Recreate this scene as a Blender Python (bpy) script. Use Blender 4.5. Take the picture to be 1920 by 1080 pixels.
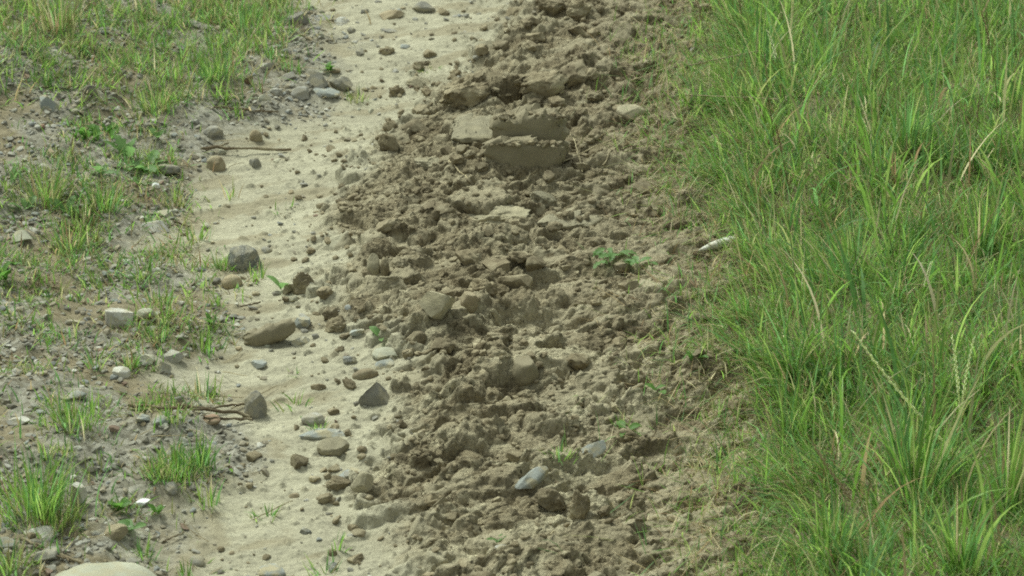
import bpy, bmesh, math, random
import numpy as np
from mathutils import Vector, Matrix, noise as mnoise

random.seed(7); rng = np.random.default_rng(7)
mnoise.seed_set(3)
scene = bpy.context.scene
for o in list(bpy.data.objects): bpy.data.objects.remove(o)
col = scene.collection
R = math.radians

# ------------------------------------------------------------------ camera, sky, sun, exposure
PITCH, DIST, FOCAL = 24.0, 6.0, 98.0
cp, sp = math.cos(R(PITCH)), math.sin(R(PITCH))
CAM = np.array([0.0, -DIST * cp, DIST * sp])
cam_data = bpy.data.cameras.new('camera')
cam = bpy.data.objects.new('camera', cam_data); col.objects.link(cam)
cam.location = CAM; cam.rotation_euler = (R(90 - PITCH), 0, 0)
cam_data.lens = FOCAL; cam_data.sensor_width = 36
cam_data.clip_start = 0.1; cam_data.clip_end = 3000
cam_data.dof.use_dof = True; cam_data.dof.focus_distance = 5.75; cam_data.dof.aperture_fstop = 9.0
scene.camera = cam
FPX = 1920 * FOCAL / 36

SUN_ELEV, SUN_AZ = 56.0, -38.0          # azimuth measured from +Y, negative = to the left
world = bpy.data.worlds.new("World"); scene.world = world; world.use_nodes = True
wn, wl = world.node_tree.nodes, world.node_tree.links
bg = wn['Background']
sky = wn.new('ShaderNodeTexSky'); sky.sky_type = 'NISHITA'; sky.sun_disc = False
sky.sun_elevation = R(SUN_ELEV); sky.sun_rotation = R(SUN_AZ)
sky.dust_density = 4.0; sky.air_density = 1.0
hs = wn.new('ShaderNodeHueSaturation'); hs.inputs['Saturation'].default_value = 0.12
tn_ = wn.new('ShaderNodeMix'); tn_.data_type = 'RGBA'; tn_.blend_type = 'MULTIPLY'; tn_.inputs[0].default_value = 1.0
tn_.inputs[7].default_value = (0.91, 1.0, 0.93, 1)      # the cast of the overcast light and the camera's white balance
wl.new(sky.outputs[0], hs.inputs['Color']); wl.new(hs.outputs[0], tn_.inputs[6]); wl.new(tn_.outputs[2], bg.inputs['Color'])
bg.inputs['Strength'].default_value = 0.10
sd = bpy.data.lights.new('sun', 'SUN'); sd.energy = 1.5; sd.angle = R(12); sd.color = (0.96, 1.0, 0.88)
sun = bpy.data.objects.new('sun', sd); col.objects.link(sun)
az = R(SUN_AZ)
to_sun = Vector((math.sin(az) * math.cos(R(SUN_ELEV)), math.cos(az) * math.cos(R(SUN_ELEV)), math.sin(R(SUN_ELEV))))
sun.rotation_euler = to_sun.to_track_quat('Z', 'Y').to_euler()
vs = scene.view_settings
scene.display_settings.display_device = 'sRGB'
vs.view_transform = 'Standard'; vs.look = 'None'; vs.gamma = 1.0; vs.use_curve_mapping = False
vs.exposure = 0.76
scene.cycles.pixel_filter_type = 'BLACKMAN_HARRIS'; scene.cycles.filter_width = 1.9
scene.cycles.max_bounces = 6; scene.cycles.transparent_max_bounces = 4
scene.cycles.use_denoising = False; scene.cycles.sample_clamp_indirect = 4.0

# ------------------------------------------------------------------ noise
_perm = rng.permutation(512).astype(np.int64)
_ang = rng.random(512) * 2 * math.pi
_gx, _gy = np.cos(_ang), np.sin(_ang)
def perlin(x, y, seed=0):
    xi = np.floor(x).astype(np.int64); yi = np.floor(y).astype(np.int64)
    fx = x - xi; fy = y - yi
    u = fx * fx * fx * (fx * (fx * 6 - 15) + 10); v = fy * fy * fy * (fy * (fy * 6 - 15) + 10)
    def g(ix, iy, dx, dy):
        h = _perm[(_perm[(ix + seed * 37) & 511] + iy * 1 + seed * 11) & 511]
        return _gx[h] * dx + _gy[h] * dy
    a = g(xi, yi, fx, fy); b = g(xi + 1, yi, fx - 1, fy)
    c = g(xi, yi + 1, fx, fy - 1); d = g(xi + 1, yi + 1, fx - 1, fy - 1)
    return (a + (b - a) * u + (c - a) * v + (a - b - c + d) * u * v) * 1.5
def fbm(x, y, lam, octv=3, seed=0, gain=0.5):
    s = 0; a = 1
    for k in range(octv):
        s = s + a * perlin(x / lam + 17.3 * k, y / lam - 9.1 * k, seed + k); lam = lam * 0.5; a *= gain
    return s
def sstep(a, b, x):
    t = np.clip((x - a) / (b - a), 0, 1); return t * t * (3 - 2 * t)

# ------------------------------------------------------------------ where things lie (read off on flat ground)
def flat(px, py, z=0.0):
    u = (px - 960) / FPX; v = (540 - py) / FPX
    d = np.array([u, cp + v * sp, -sp + v * cp])
    t = (z - CAM[2]) / d[2]
    return CAM + t * d
def line(pts):
    q = sorted([(flat(*p)[1], flat(*p)[0]) for p in pts]); q = np.array(q)
    return lambda y: np.interp(y, q[:, 0], q[:, 1])
mud_l = line([(1040,-90),(985,0),(950,60),(912,110),(845,160),(795,210),(720,260),(690,310),(650,380),(630,430),(650,480),(605,540),(620,590),(705,640),(775,690),(765,740),(745,800),(705,860),(670,920),(735,980),(790,1040),(800,1100)])
gr_l = line([(1400,-90),(1365,0),(1305,80),(1275,160),(1280,240),(1290,320),(1320,400),(1370,480),(1380,540),(1345,600),(1335,680),(1370,740),(1400,820),(1375,900),(1400,980),(1420,1100)])
sand_l = line([(560,-90),(560,0),(600,60),(640,110),(620,180),(560,220),(470,260),(380,330),(330,380),(310,440),(330,500),(410,560),(430,620),(400,680),(370,740),(420,800),(410,860),(430,920),(350,980),(300,1040),(300,1100)])

def masks(x, y):
    w1 = fbm(x, y, 0.22, 4, 5) * 0.05; w2 = fbm(x, y, 0.3, 4, 9) * 0.06; w3 = fbm(x, y, 0.3, 4, 21) * 0.09
    ml, gl, sl = mud_l(y), gr_l(y), sand_l(y)
    mud = sstep(-0.06, 0.07, x - ml + w1 * 1.3) * (1 - sstep(-0.04, 0.14, x - gl + w2))
    grass = sstep(-0.02, 0.16, x - gl + w2)
    verge = 1 - sstep(-0.07, 0.07, x - sl + w3)
    return mud, grass, verge
def macro(x, y):
    ml, gl, sl = mud_l(y), gr_l(y), sand_l(y)
    z = 0.030 * sstep(-0.16, 0.20, x - ml) - 0.012 * sstep(0.3, 0.55, x - ml)
    z = z + 0.075 * sstep(-0.04, 0.36, x - gl)
    z = z + 0.02 * sstep(0.05, -0.1, x - sl) + 0.13 * sstep(0.0, 1.0, (sl - x))
    z = z + 0.02 * fbm(x, y, 0.6, 2, 40)
    return z * (1 - sstep(4, 9, np.abs(x)) * 0.9)

# ------------------------------------------------------------------ ground sheet
def axis(segs):
    out = [segs[0][0]]
    for a, b, s in segs:
        n = max(1, int(round((b - a) / s))); out += list(a + (b - a) * (np.arange(n) + 1) / n)
    return np.array(out)
def grow(a, step, lim):
    r = []; x = a
    while abs(x) < lim: step *= 1.35; x += step; r.append(x)
    return r
xs = axis([(-1.62, -0.75, 0.0070), (-0.75, -0.45, 0.0042), (-0.45, 0.60, 0.0033), (0.60, 0.9, 0.008), (0.9, 1.75, 0.02)])
ys = axis([(-1.5, -0.2, 0.0036), (-0.2, 1.0, 0.0044), (1.0, 2.4, 0.0060)])
xs = np.array(grow(xs[0], -0.01, 700)[::-1] + list(xs) + grow(xs[-1], 0.02, 700))
ys = np.array(grow(ys[0], -0.01, 700)[::-1] + list(ys) + grow(ys[-1], 0.012, 1500))
X, Y = np.meshgrid(xs, ys)
MUD, GRASS, VERGE = masks(X, Y)
SAND = np.clip(1 - MUD - GRASS - VERGE, 0, 1)
INNER = ((X > -1.75) & (X < 1.9) & (Y > -1.7) & (Y < 2.6)).astype(float)
H = macro(X, Y)
# sand: faint ripples, wash lines that follow the track, little crumbs
strk = fbm(X * 0.35 + Y * 0.12, Y - 0.32 * X, 0.045, 3, 60)
H += INNER * SAND * (0.003 * strk + 0.004 * fbm(X, Y, 0.11, 3, 61) + 0.002 * np.maximum(fbm(X, Y, 0.02, 2, 62), 0))
# verge: lumpy soil
H += INNER * VERGE * (0.016 * fbm(X, Y, 0.13, 4, 70) + 0.004 * np.abs(fbm(X, Y, 0.025, 2, 71)))
# bank under the grass
H += INNER * GRASS * (0.02 * fbm(X, Y, 0.2, 4, 80))
# churned clay: lug prints, lumps, crumbs
wx = fbm(X, Y, 0.18, 3, 90); wy = fbm(X, Y, 0.18, 3, 95)
angf = R(24) * (1 - sstep(-0.3, 0.8, Y)) + R(8)
s = (-(X) * np.sin(angf) + Y * np.cos(angf)) / 0.155 + 0.28 * wx
lug = np.abs((s % 1.0) - 0.5) * 2
lug = sstep(0.25, 0.75, lug)
rough = sstep(-0.35, 0.35, fbm(X, Y, 0.25, 2, 99))
mudh = 0.020 * lug * (0.6 + 0.6 * wy) + 0.018 * fbm(X + 0.02 * wx, Y, 0.13, 3, 100)
bil = np.abs(fbm(X + 0.01 * wy, Y + 0.01 * wx, 0.055, 3, 104))
mudh += (0.35 + 0.75 * rough) * (0.015 * bil - 0.004)
mudh += (0.3 + 0.9 * rough) * (0.010 * np.abs(fbm(X, Y, 0.02, 2, 108)))
H += INNER * MUD * mudh
N1 = fbm(X, Y, 0.03, 3, 120); N2 = fbm(X, Y, 0.03, 3, 130); N3 = fbm(X, Y, 0.012, 2, 140)

def win(cx, cy, r):
    i0, i1 = np.searchsorted(xs, [cx - r, cx + r]); j0, j1 = np.searchsorted(ys, [cy - r, cy + r])
    return slice(j0, max(j1, j0 + 1)), slice(i0, max(i1, i0 + 1))
def hgt(x, y):
    i = min(max(np.searchsorted(xs, x) - 1, 0), len(xs) - 2); j = min(max(np.searchsorted(ys, y) - 1, 0), len(ys) - 2)
    u = (x - xs[i]) / (xs[i + 1] - xs[i]); v = (y - ys[j]) / (ys[j + 1] - ys[j])
    return (H[j, i] * (1 - u) + H[j, i + 1] * u) * (1 - v) + (H[j + 1, i] * (1 - u) + H[j + 1, i + 1] * u) * v
def hgts(x, y):
    i = np.clip(np.searchsorted(xs, x) - 1, 0, len(xs) - 2); j = np.clip(np.searchsorted(ys, y) - 1, 0, len(ys) - 2)
    u = (x - xs[i]) / (xs[i + 1] - xs[i]); v = (y - ys[j]) / (ys[j + 1] - ys[j])
    return (H[j, i] * (1 - u) + H[j, i + 1] * u) * (1 - v) + (H[j + 1, i] * (1 - u) + H[j + 1, i + 1] * u) * v
def at(px, py):
    z = 0.0
    for k in range(14):
        p = flat(px, py, z); z += (hgt(p[0], p[1]) - z) * (.8 if k < 4 else .5)
    return np.array([p[0], p[1], z])
def ppm(p):                                           # photo pixels per metre at a point
    return FPX / float(np.dot(np.asarray(p) - CAM, np.array([0, cp, -sp])))
def at_depth(px, py, y):                              # the point of the sight line at distance y
    u = (px - 960) / FPX; v = (540 - py) / FPX
    d = np.array([u, cp + v * sp, -sp + v * cp]); t = (y - CAM[1]) / d[1]
    return CAM + t * d

MOIST = np.zeros_like(H)
FLATM = np.zeros_like(H)                              # smeared, smooth clay faces
def lump(cx, cy, r, asp, rot, hh, rag=0.35, pw=0.7):
    wet = random.random() ** .6 if r > .009 else .8 * random.random()
    js, is_ = win(cx, cy, r * 1.5)
    dx = X[js, is_] - cx; dy = Y[js, is_] - cy; c, s_ = math.cos(rot), math.sin(rot)
    u = (dx * c + dy * s_) / r; v = (-dx * s_ + dy * c) / (r * asp)
    u = u + rag * N1[js, is_]; v = v + rag * N2[js, is_]
    d = u * u + v * v
    b = hgt(cx, cy)
    top = 0.3 * b + 0.7 * H[js, is_] - 0.1 * hh + hh * np.clip(1 - d, 0, 1) ** pw + 0.12 * hh * N3[js, is_]
    MOIST[js, is_] = np.where((d < .9) & (top > H[js, is_]), wet, MOIST[js, is_]); FLATM[js, is_] = np.where((d < .9) & (top > H[js, is_]), 0, FLATM[js, is_])
    H[js, is_] = np.where(d < 1, np.maximum(H[js, is_], top), H[js, is_])
def plate(cx, cy, r, rot, th, tx, ty, asp=0.7, k=5, smooth=True, rag=0.12):
    js, is_ = win(cx, cy, r * 1.6)
    dx = X[js, is_] - cx; dy = Y[js, is_] - cy; c, s_ = math.cos(rot), math.sin(rot)
    u = (dx * c + dy * s_) / r + rag * N1[js, is_]; v = (-dx * s_ + dy * c) / (r * asp) + rag * N2[js, is_]
    d = np.full(u.shape, -9.0)
    for q in range(k):
        a = 2 * math.pi * (q + 0.6 * random.random()) / k
        d = np.maximum(d, u * math.cos(a) + v * math.sin(a))
    top = hgt(cx, cy) + th + tx * dx + ty * dy + 0.0012 * N3[js, is_]
    top = np.minimum(top, H[js, is_] + th + 0.012)
    m = d < 1
    H[js, is_] = np.where(m, np.maximum(H[js, is_], top) if not smooth else np.where(top > H[js, is_] - 0.012, top, H[js, is_]), H[js, is_])
    FLATM[js, is_] = np.where(m, random.random(), FLATM[js, is_]); MOIST[js, is_] = np.where(m, 0.15 * random.random(), MOIST[js, is_])
    gap(js, is_, d, v, th * .9 + .003)
def gap(js, is_, d, v, th):                          # the dark gap under the near edge of a lifted flake
    g = np.clip(1 - np.abs(d - 1.18) / .22, 0, 1) * (v < 0)
    H[js, is_] -= g * th
def pit(cx, cy, r, asp, rot, dep):
    js, is_ = win(cx, cy, r * 1.5)
    dx = X[js, is_] - cx; dy = Y[js, is_] - cy; c, s_ = math.cos(rot), math.sin(rot)
    u = (dx * c + dy * s_) / r + 0.3 * N1[js, is_]; v = (-dx * s_ + dy * c) / (r * asp) + 0.3 * N2[js, is_]
    d = u * u + v * v
    H[js, is_] -= dep * np.clip(1 - d, 0, 1) ** 0.5
def in_mud(n, lo=0.0, hi=1.0, extra=0.0):
    out = []
    while len(out) < n:
        y = random.uniform(-1.5, 2.35); a = mud_l(y) - extra; b = gr_l(y) + 0.06
        out.append((random.uniform(a + lo * (b - a), a + hi * (b - a)), y))
    return out
for cx, cy in in_mud(330, extra=0.03): lump(cx, cy, random.uniform(0.012, 0.034), random.uniform(.5, 1), random.uniform(-.6, 1.2), random.uniform(0.006, 0.020), .5, .8)
for cx, cy in in_mud(1500, extra=0.02): plate(cx, cy, 0.007 + 0.034 * random.random() ** 2, random.uniform(-.5, .8), random.uniform(0.002, 0.011), random.uniform(-.35, .35), random.uniform(-.3, .55), random.uniform(.4, .8), random.choice((4, 5, 6)), True, .2)
for cx, cy in in_mud(420): pit(cx, cy, random.uniform(0.005, 0.02), random.uniform(.3, .8), random.uniform(-.3, .7), random.uniform(0.008, 0.026))
for cx, cy in in_mud(5000, extra=0.05): lump(cx, cy, 0.004 + 0.010 * random.random() ** 2.5, random.uniform(.6, 1), random.uniform(0, 3), random.uniform(0.002, 0.008), .45)
# wide smears pressed flat between the lugs, crumbs lying on them
for cx, cy in in_mud(230):
    k = .55 + .45 * (cy < .3)
    plate(cx, cy, random.uniform(.03, .10) * k, random.gauss(.35, .2), random.uniform(-.004, .006), random.uniform(-.15, .15), random.uniform(-.1, .45), random.uniform(.25, .5), random.choice((4, 5, 6)), True, .3)
for cx, cy in in_mud(900, extra=0.03): lump(cx, cy, 0.003 + 0.008 * random.random() ** 2.5, random.uniform(.6, 1), random.uniform(0, 3), random.uniform(0.002, 0.007), .45)
# crumbs thinning out over the pale sand, a few over the verge
for k in range(900):
    y = random.uniform(-1.5, 2.35); x = mud_l(y) + 0.03 - abs(random.gauss(0, 0.16))
    lump(x, y, 0.004 + 0.010 * random.random() ** 2.5, random.uniform(.6, 1), random.uniform(0, 3), random.uniform(0.003, 0.010))
# marks the photograph singles out
def P(px, py): q = flat(px, py, 0.04); return q[0], q[1]
for (px, py, r, asp, dep) in [(955,182,.05,.5,.06),(1125,160,.035,.6,.05),(1160,145,.03,.7,.04),(1100,145,.03,.5,.03),(1030,652,.028,.6,.05),(1005,600,.12,.4,.035),(1030,700,.05,.6,.03),(880,846,.055,.45,.03),(1120,292,.03,.6,.05),(760,466,.03,.5,.04),(712,486,.02,1.4,.04),(985,330,.09,.35,.03),(940,790,.02,1,.03),(1270,470,.02,.8,.02)]:
    x, y = P(px, py); pit(x, y, r, asp, 0.1, dep)
for (px, py, r, asp, rot, hh) in [(935,176,.11,.35,.15,.045),(1050,132,.10,.4,0.,.035),(940,392,.095,.3,.12,.035),(870,818,.075,.4,.2,.045),(700,470,.045,.7,.2,.035),(760,440,.05,.6,.2,.03),(950,540,.07,.35,.1,.035),(905,520,.05,.5,.3,.03),(1040,20,.05,.7,0,.04),(1010,612,.025,1.6,.3,.03),(1205,605,.08,.3,.3,.02),(720,945,.07,.35,.2,.025),(1010,790,.05,.5,.1,.02),(960,970,.05,.4,.3,.025)]:
    x, y = P(px, py); lump(x, y, r, asp, rot, hh * .6, 0.45, 0.8)
for (px, py, r, rot, th, tx, ty, asp) in [(870,232,.05,.1,.02,0,.05,.8),(1000,120,.09,.1,.008,.05,.22,.5),(900,385,.07,.1,.02,0,.1,.6),(1020,803,.035,.1,.008,.1,.2,.5),(1000,598,.085,.1,-.005,0,.3,.5),(960,900,.07,.3,.0,.1,.1,.4),(760,525,.04,.2,.02,.2,.2,.6),(870,590,.05,.7,.01,.3,.1,.5),(1170,410,.06,.1,.01,0,.1,.5),(1150,880,.05,.4,.01,0,.1,.5)]:
    x, y = P(px, py); plate(x, y, r, rot, th, tx, ty, asp, 5)

# soften the knife edges, then crumble every steep face sideways so that walls overhang and break up
for _ in range(1):
    K = H.copy()
    K[1:-1, 1:-1] = (4 * H[1:-1, 1:-1] + H[:-2, 1:-1] + H[2:, 1:-1] + H[1:-1, :-2] + H[1:-1, 2:]) / 8
    H = H + (K - H) * MUD * INNER
for _ in range(4):                                    # slump whatever stands too steep
    gy, gx = np.gradient(H, ys, xs)
    K = H.copy()
    K[1:-1, 1:-1] = (2 * H[1:-1, 1:-1] + H[:-2, 1:-1] + H[2:, 1:-1] + H[1:-1, :-2] + H[1:-1, 2:]) / 6
    H = H + (K - H) * MUD * INNER * sstep(1.1, 2.4, np.hypot(gx, gy))
def blur(A, r):
    for ax in (0, 1):
        c = np.cumsum(np.concatenate([np.repeat(A.take([0], ax), r + 1, ax), A, np.repeat(A.take([-1], ax), r, ax)], ax), ax)
        A = (c.take(range(2 * r + 1, c.shape[ax]), ax) - c.take(range(0, c.shape[ax] - 2 * r - 1), ax)) / (2 * r + 1)
    return A
HB = blur(H, 9); HF = H - HB
WM = INNER * np.clip(MUD + .25 * SAND + .25 * VERGE, 0, 1)
q1 = perlin((X + 2.6 * H) / .015, (Y - 2.1 * H) / .015, 201) + .7 * perlin((X - 1.9 * H) / .008, (Y + 1.1 * H) / .008, 202)
q2 = perlin((X - 2.2 * H) / .015, (Y + 2.7 * H) / .015, 203) + .7 * perlin((X + 1.2 * H) / .008, (Y - 2.1 * H) / .008, 204)
DX = WM * (.0042 * q1 + .35 * HF * np.clip(fbm(X, Y, .12, 2, 205) * 1.5, -1, 1))
DY = WM * (.0042 * q2 - .40 * HF * np.clip(.5 + fbm(X, Y, .12, 2, 206) * 1.5, -1, 1))
FINE = .0022 * q1 * WM

def new_mesh(name, V, F, smooth=True, tint=None, attrs=None):
    me = bpy.data.meshes.new(name)
    V = np.ascontiguousarray(V, dtype=np.float32); F = np.ascontiguousarray(F, dtype=np.int32)
    k = F.shape[1]
    me.vertices.add(len(V)); me.vertices.foreach_set('co', V.ravel())
    me.loops.add(F.size); me.loops.foreach_set('vertex_index', F.ravel())
    me.polygons.add(len(F)); me.polygons.foreach_set('loop_start', np.arange(0, F.size, k, dtype=np.int32))
    me.polygons.foreach_set('use_smooth', np.full(len(F), smooth))
    if tint is not None:
        a = me.color_attributes.new('tint', 'FLOAT_COLOR', 'POINT')
        a.data.foreach_set('color', np.ascontiguousarray(np.c_[tint, np.ones(len(V))], dtype=np.float32).ravel())
    for n, d in (attrs or {}).items():
        a = me.attributes.new(n, 'FLOAT', 'POINT'); a.data.foreach_set('value', np.ascontiguousarray(d, dtype=np.float32))
    me.update(calc_edges=True); me.validate()
    return me
def add(name, me, mat=None, parent=None):
    o = bpy.data.objects.new(name, me); col.objects.link(o)
    if mat is not None and not me.materials: me.materials.append(mat)
    if parent is not None: o.parent = parent
    return o
def tag(o, label=None, cat=None, group=None, kind=None):
    if label: o['label'] = label
    if cat: o['category'] = cat
    if group: o['group'] = group
    if kind: o['kind'] = kind
    return o

# ------------------------------------------------------------------ materials
def mat_new(name):
    m = bpy.data.materials.new(name); m.use_nodes = True
    return m, m.node_tree.nodes, m.node_tree.links, m.node_tree.nodes['Principled BSDF']
def nz(n, l, scale, detail=4, rough=0.6, vec=None, dim='3D'):
    t = n.new('ShaderNodeTexNoise'); t.inputs['Scale'].default_value = scale
    t.inputs['Detail'].default_value = detail; t.inputs['Roughness'].default_value = rough
    if vec is not None: l.new(vec, t.inputs['Vector'])
    return t.outputs['Fac']
def ramp(n, l, fac, stops):
    r = n.new('ShaderNodeValToRGB'); e = r.color_ramp.elements
    while len(e) < len(stops): e.new(0.5)
    for el, (p, c) in zip(e, stops): el.position = p; el.color = (*c, 1)
    l.new(fac, r.inputs[0]); return r.outputs[0]
def mixc(n, l, fac, a, b, mode='MIX'):
    m = n.new('ShaderNodeMix'); m.data_type = 'RGBA'; m.blend_type = mode
    if isinstance(fac, (int, float)): m.inputs[0].default_value = fac
    else: l.new(fac, m.inputs[0])
    for s_, v in ((6, a), (7, b)):
        if isinstance(v, tuple): m.inputs[s_].default_value = (*v, 1)
        else: l.new(v, m.inputs[s_])
    return m.outputs[2]
def bump(n, l, bsdf, h, strength, dist):
    b = n.new('ShaderNodeBump'); b.inputs['Strength'].default_value = strength; b.inputs['Distance'].default_value = dist
    l.new(h, b.inputs['Height']); l.new(b.outputs[0], bsdf.inputs['Normal'])
def attr(n, name):
    a = n.new('ShaderNodeAttribute'); a.attribute_name = name; return a

SANDC = [(0.32, (0.225, 0.208, 0.148)), (0.5, (0.360, 0.338, 0.240)), (0.66, (0.455, 0.432, 0.315))]
MUDC = [(0.30, (0.108, 0.086, 0.050)), (0.5, (0.224, 0.188, 0.116)), (0.68, (0.385, 0.340, 0.224))]
GRAVC = [(0.30, (0.130, 0.118, 0.085)), (0.5, (0.235, 0.222, 0.172)), (0.70, (0.36, 0.345, 0.285))]
SOILC = [(0.3, (0.13, 0.11, 0.065)), (0.7, (0.28, 0.245, 0.155))]
def obj_coords(n): return n.new('ShaderNodeTexCoord').outputs['Object']
def ground_mat():
    m, n, l, b = mat_new('earth'); v = obj_coords(n)
    mp = n.new('ShaderNodeMapping'); mp.inputs['Rotation'].default_value = (0, 0, R(-18)); mp.inputs['Scale'].default_value = (0.35, 1.4, 1)
    l.new(v, mp.inputs['Vector'])
    fine = nz(n, l, 160, 5, 0.7, v); med = nz(n, l, 22, 6, 0.65, v); big = nz(n, l, 5, 4, 0.6, v); st = nz(n, l, 26, 4, 0.6, mp.outputs[0])
    def blend(*fs):
        s_ = None
        for f, w in fs:
            mm = n.new('ShaderNodeMath'); mm.operation = 'MULTIPLY'; l.new(f, mm.inputs[0]); mm.inputs[1].default_value = w
            if s_ is None: s_ = mm.outputs[0]
            else:
                a = n.new('ShaderNodeMath'); a.operation = 'ADD'; l.new(s_, a.inputs[0]); l.new(mm.outputs[0], a.inputs[1]); s_ = a.outputs[0]
        return s_
    sand = ramp(n, l, blend((fine, .35), (big, .3), (st, .35)), SANDC)
    mud = ramp(n, l, blend((fine, .3), (med, .40), (big, .30)), MUDC)
    vs2 = n.new('ShaderNodeTexVoronoi'); vs2.inputs['Scale'].default_value = 190; l.new(v, vs2.inputs['Vector'])
    s2 = n.new('ShaderNodeSeparateColor'); l.new(vs2.outputs['Color'], s2.inputs[0])
    sand = mixc(n, l, 0.5, sand, mixc(n, l, 1.0, sand, ramp(n, l, s2.outputs[0], [(0.0, (.5, .5, .52)), (.25, (.95, .95, .95)), (1.0, (1.15, 1.15, 1.15))]), 'MULTIPLY'))
    mudf = mixc(n, l, 0.6, mud, (0.345, 0.312, 0.212))
    mud = mixc(n, l, attr(n, 'pale').outputs['Fac'], mud, (0.405, 0.365, 0.243))
    mud = mixc(n, l, attr(n, 'smear').outputs['Fac'], mud, mudf)
    mo = n.new('ShaderNodeMath'); mo.operation = 'MULTIPLY'; mo.inputs[1].default_value = .68; l.new(attr(n, 'moist').outputs['Fac'], mo.inputs[0])
    mud = mixc(n, l, mo.outputs[0], mud, mixc(n, l, fine, (0.088, 0.066, 0.037), (0.180, 0.148, 0.088)))
    sp_ = n.new('ShaderNodeTexVoronoi'); sp_.inputs['Scale'].default_value = 210; l.new(v, sp_.inputs['Vector'])
    se = n.new('ShaderNodeSeparateColor'); l.new(sp_.outputs['Color'], se.inputs[0])
    vf = n.new('ShaderNodeMath'); vf.operation = 'MULTIPLY_ADD'; l.new(attr(n, 'smear').outputs['Fac'], vf.inputs[0]); vf.inputs[1].default_value = -.35; vf.inputs[2].default_value = .5
    mud = mixc(n, l, vf.outputs[0], mud, mixc(n, l, 1.0, mud, ramp(n, l, se.outputs[0], [(0.0, (.5, .5, .5)), (1.0, (1.5, 1.5, 1.5))]), 'MULTIPLY'))
    vo = n.new('ShaderNodeTexVoronoi'); vo.inputs['Scale'].default_value = 95; l.new(v, vo.inputs['Vector'])
    sep = n.new('ShaderNodeSeparateColor'); l.new(vo.outputs['Color'], sep.inputs[0])
    grav = ramp(n, l, blend((fine, .35), (med, .25), (sep.outputs[0], .25), (big, .2)), GRAVC)
    soil = ramp(n, l, blend((fine, .4), (med, .6)), SOILC)
    c = mixc(n, l, attr(n, 'verge').outputs['Fac'], sand, grav)
    dirt = attr(n, 'damp').outputs['Fac']
    c = mixc(n, l, dirt, c, mixc(n, l, 0.5, soil, (0.24, 0.195, 0.115)))
    c = mixc(n, l, attr(n, 'mud').outputs['Fac'], c, mud)
    c = mixc(n, l, attr(n, 'bank').outputs['Fac'], c, soil)
    l.new(c, b.inputs['Base Color']); b.inputs['Roughness'].default_value = 0.92; b.inputs['Specular IOR Level'].default_value = 0.2
    inv = n.new('ShaderNodeMath'); inv.operation = 'MULTIPLY_ADD'; l.new(attr(n, 'mud').outputs['Fac'], inv.inputs[0]); inv.inputs[1].default_value = .0060; inv.inputs[2].default_value = .0025
    sm2 = n.new('ShaderNodeMath'); sm2.operation = 'MULTIPLY_ADD'; l.new(attr(n, 'smear').outputs['Fac'], sm2.inputs[0]); sm2.inputs[1].default_value = -.75; sm2.inputs[2].default_value = 1.0
    iv2 = n.new('ShaderNodeMath'); iv2.operation = 'MULTIPLY'; l.new(inv.outputs[0], iv2.inputs[0]); l.new(sm2.outputs[0], iv2.inputs[1]); inv = iv2
    bump(n, l, b, blend((nz(n, l, 420, 3, 0.6, v), .4), (nz(n, l, 110, 5, .7, v), .7), (sp_.outputs['Distance'], -.35)), 0.8, 0.006)
    l.new(inv.outputs[0], [q for q in n if q.type == 'BUMP'][-1].inputs['Distance'])
    return m
EARTH = ground_mat()
def lump_mat(name, stops, scale=30, rough=0.9, bumpd=0.003, mott=None, objrand=0.25, dust=0.6):
    m, n, l, b = mat_new(name); v = obj_coords(n)
    g = n.new('ShaderNodeNewGeometry').outputs['Position']
    f = nz(n, l, scale, 6, 0.68, g)
    c = ramp(n, l, f, stops)
    if mott: 
        t = nz(n, l, scale * 5, 3, 0.7, g)
        c = mixc(n, l, ramp(n, l, t, [(0.48, (0, 0, 0)), (0.58, (1, 1, 1))]), c, mott)
    du = nz(n, l, 38, 4, 0.6, g)
    if dust: c = mixc(n, l, ramp(n, l, du, [(0.46, (0, 0, 0)), (0.62, (dust, dust, dust))]), c, (0.38, 0.34, 0.22))
    oi = n.new('ShaderNodeObjectInfo')
    mr = n.new('ShaderNodeMapRange'); mr.inputs['To Min'].default_value = 1 - objrand; mr.inputs['To Max'].default_value = 1 + objrand
    l.new(oi.outputs['Random'], mr.inputs['Value'])
    hv = n.new('ShaderNodeHueSaturation'); l.new(mr.outputs[0], hv.inputs['Value']); l.new(c, hv.inputs['Color'])
    l.new(hv.outputs[0], b.inputs['Base Color'])
    b.inputs['Roughness'].default_value = rough; b.inputs['Specular IOR Level'].default_value = 0.25
    bump(n, l, b, nz(n, l, 260, 4, 0.65, g), 0.5, bumpd)
    return m
M_MUD = lump_mat('clay', MUDC, 22, dust=0)
M_SMOOTH = lump_mat('smooth_clay', [(0.3, (0.200, 0.173, 0.108)), (0.7, (0.265, 0.232, 0.150))], 14, 0.8, 0.001, None, 0.08, 0)
M_DRY = lump_mat('dry_clay', [(0.3, (0.21, 0.187, 0.122)), (0.7, (0.345, 0.315, 0.215))], 24)
M_TAN = lump_mat('tan_stone', [(0.3, (0.22, 0.18, 0.11)), (0.7, (0.37, 0.31, 0.20))], 30)
M_GREY = lump_mat('grey_stone', [(0.3, (0.15, 0.145, 0.12)), (0.7, (0.30, 0.29, 0.245))], 30)
M_DARK = lump_mat('dark_stone', [(0.3, (0.085, 0.088, 0.08)), (0.7, (0.20, 0.205, 0.185))], 45, 0.85, 0.003, (0.34, 0.34, 0.30), 0.1)
M_WHITE = lump_mat('pale_stone', [(0.3, (0.36, 0.35, 0.30)), (0.7, (0.58, 0.57, 0.50))], 30, 0.85, 0.002)
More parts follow.
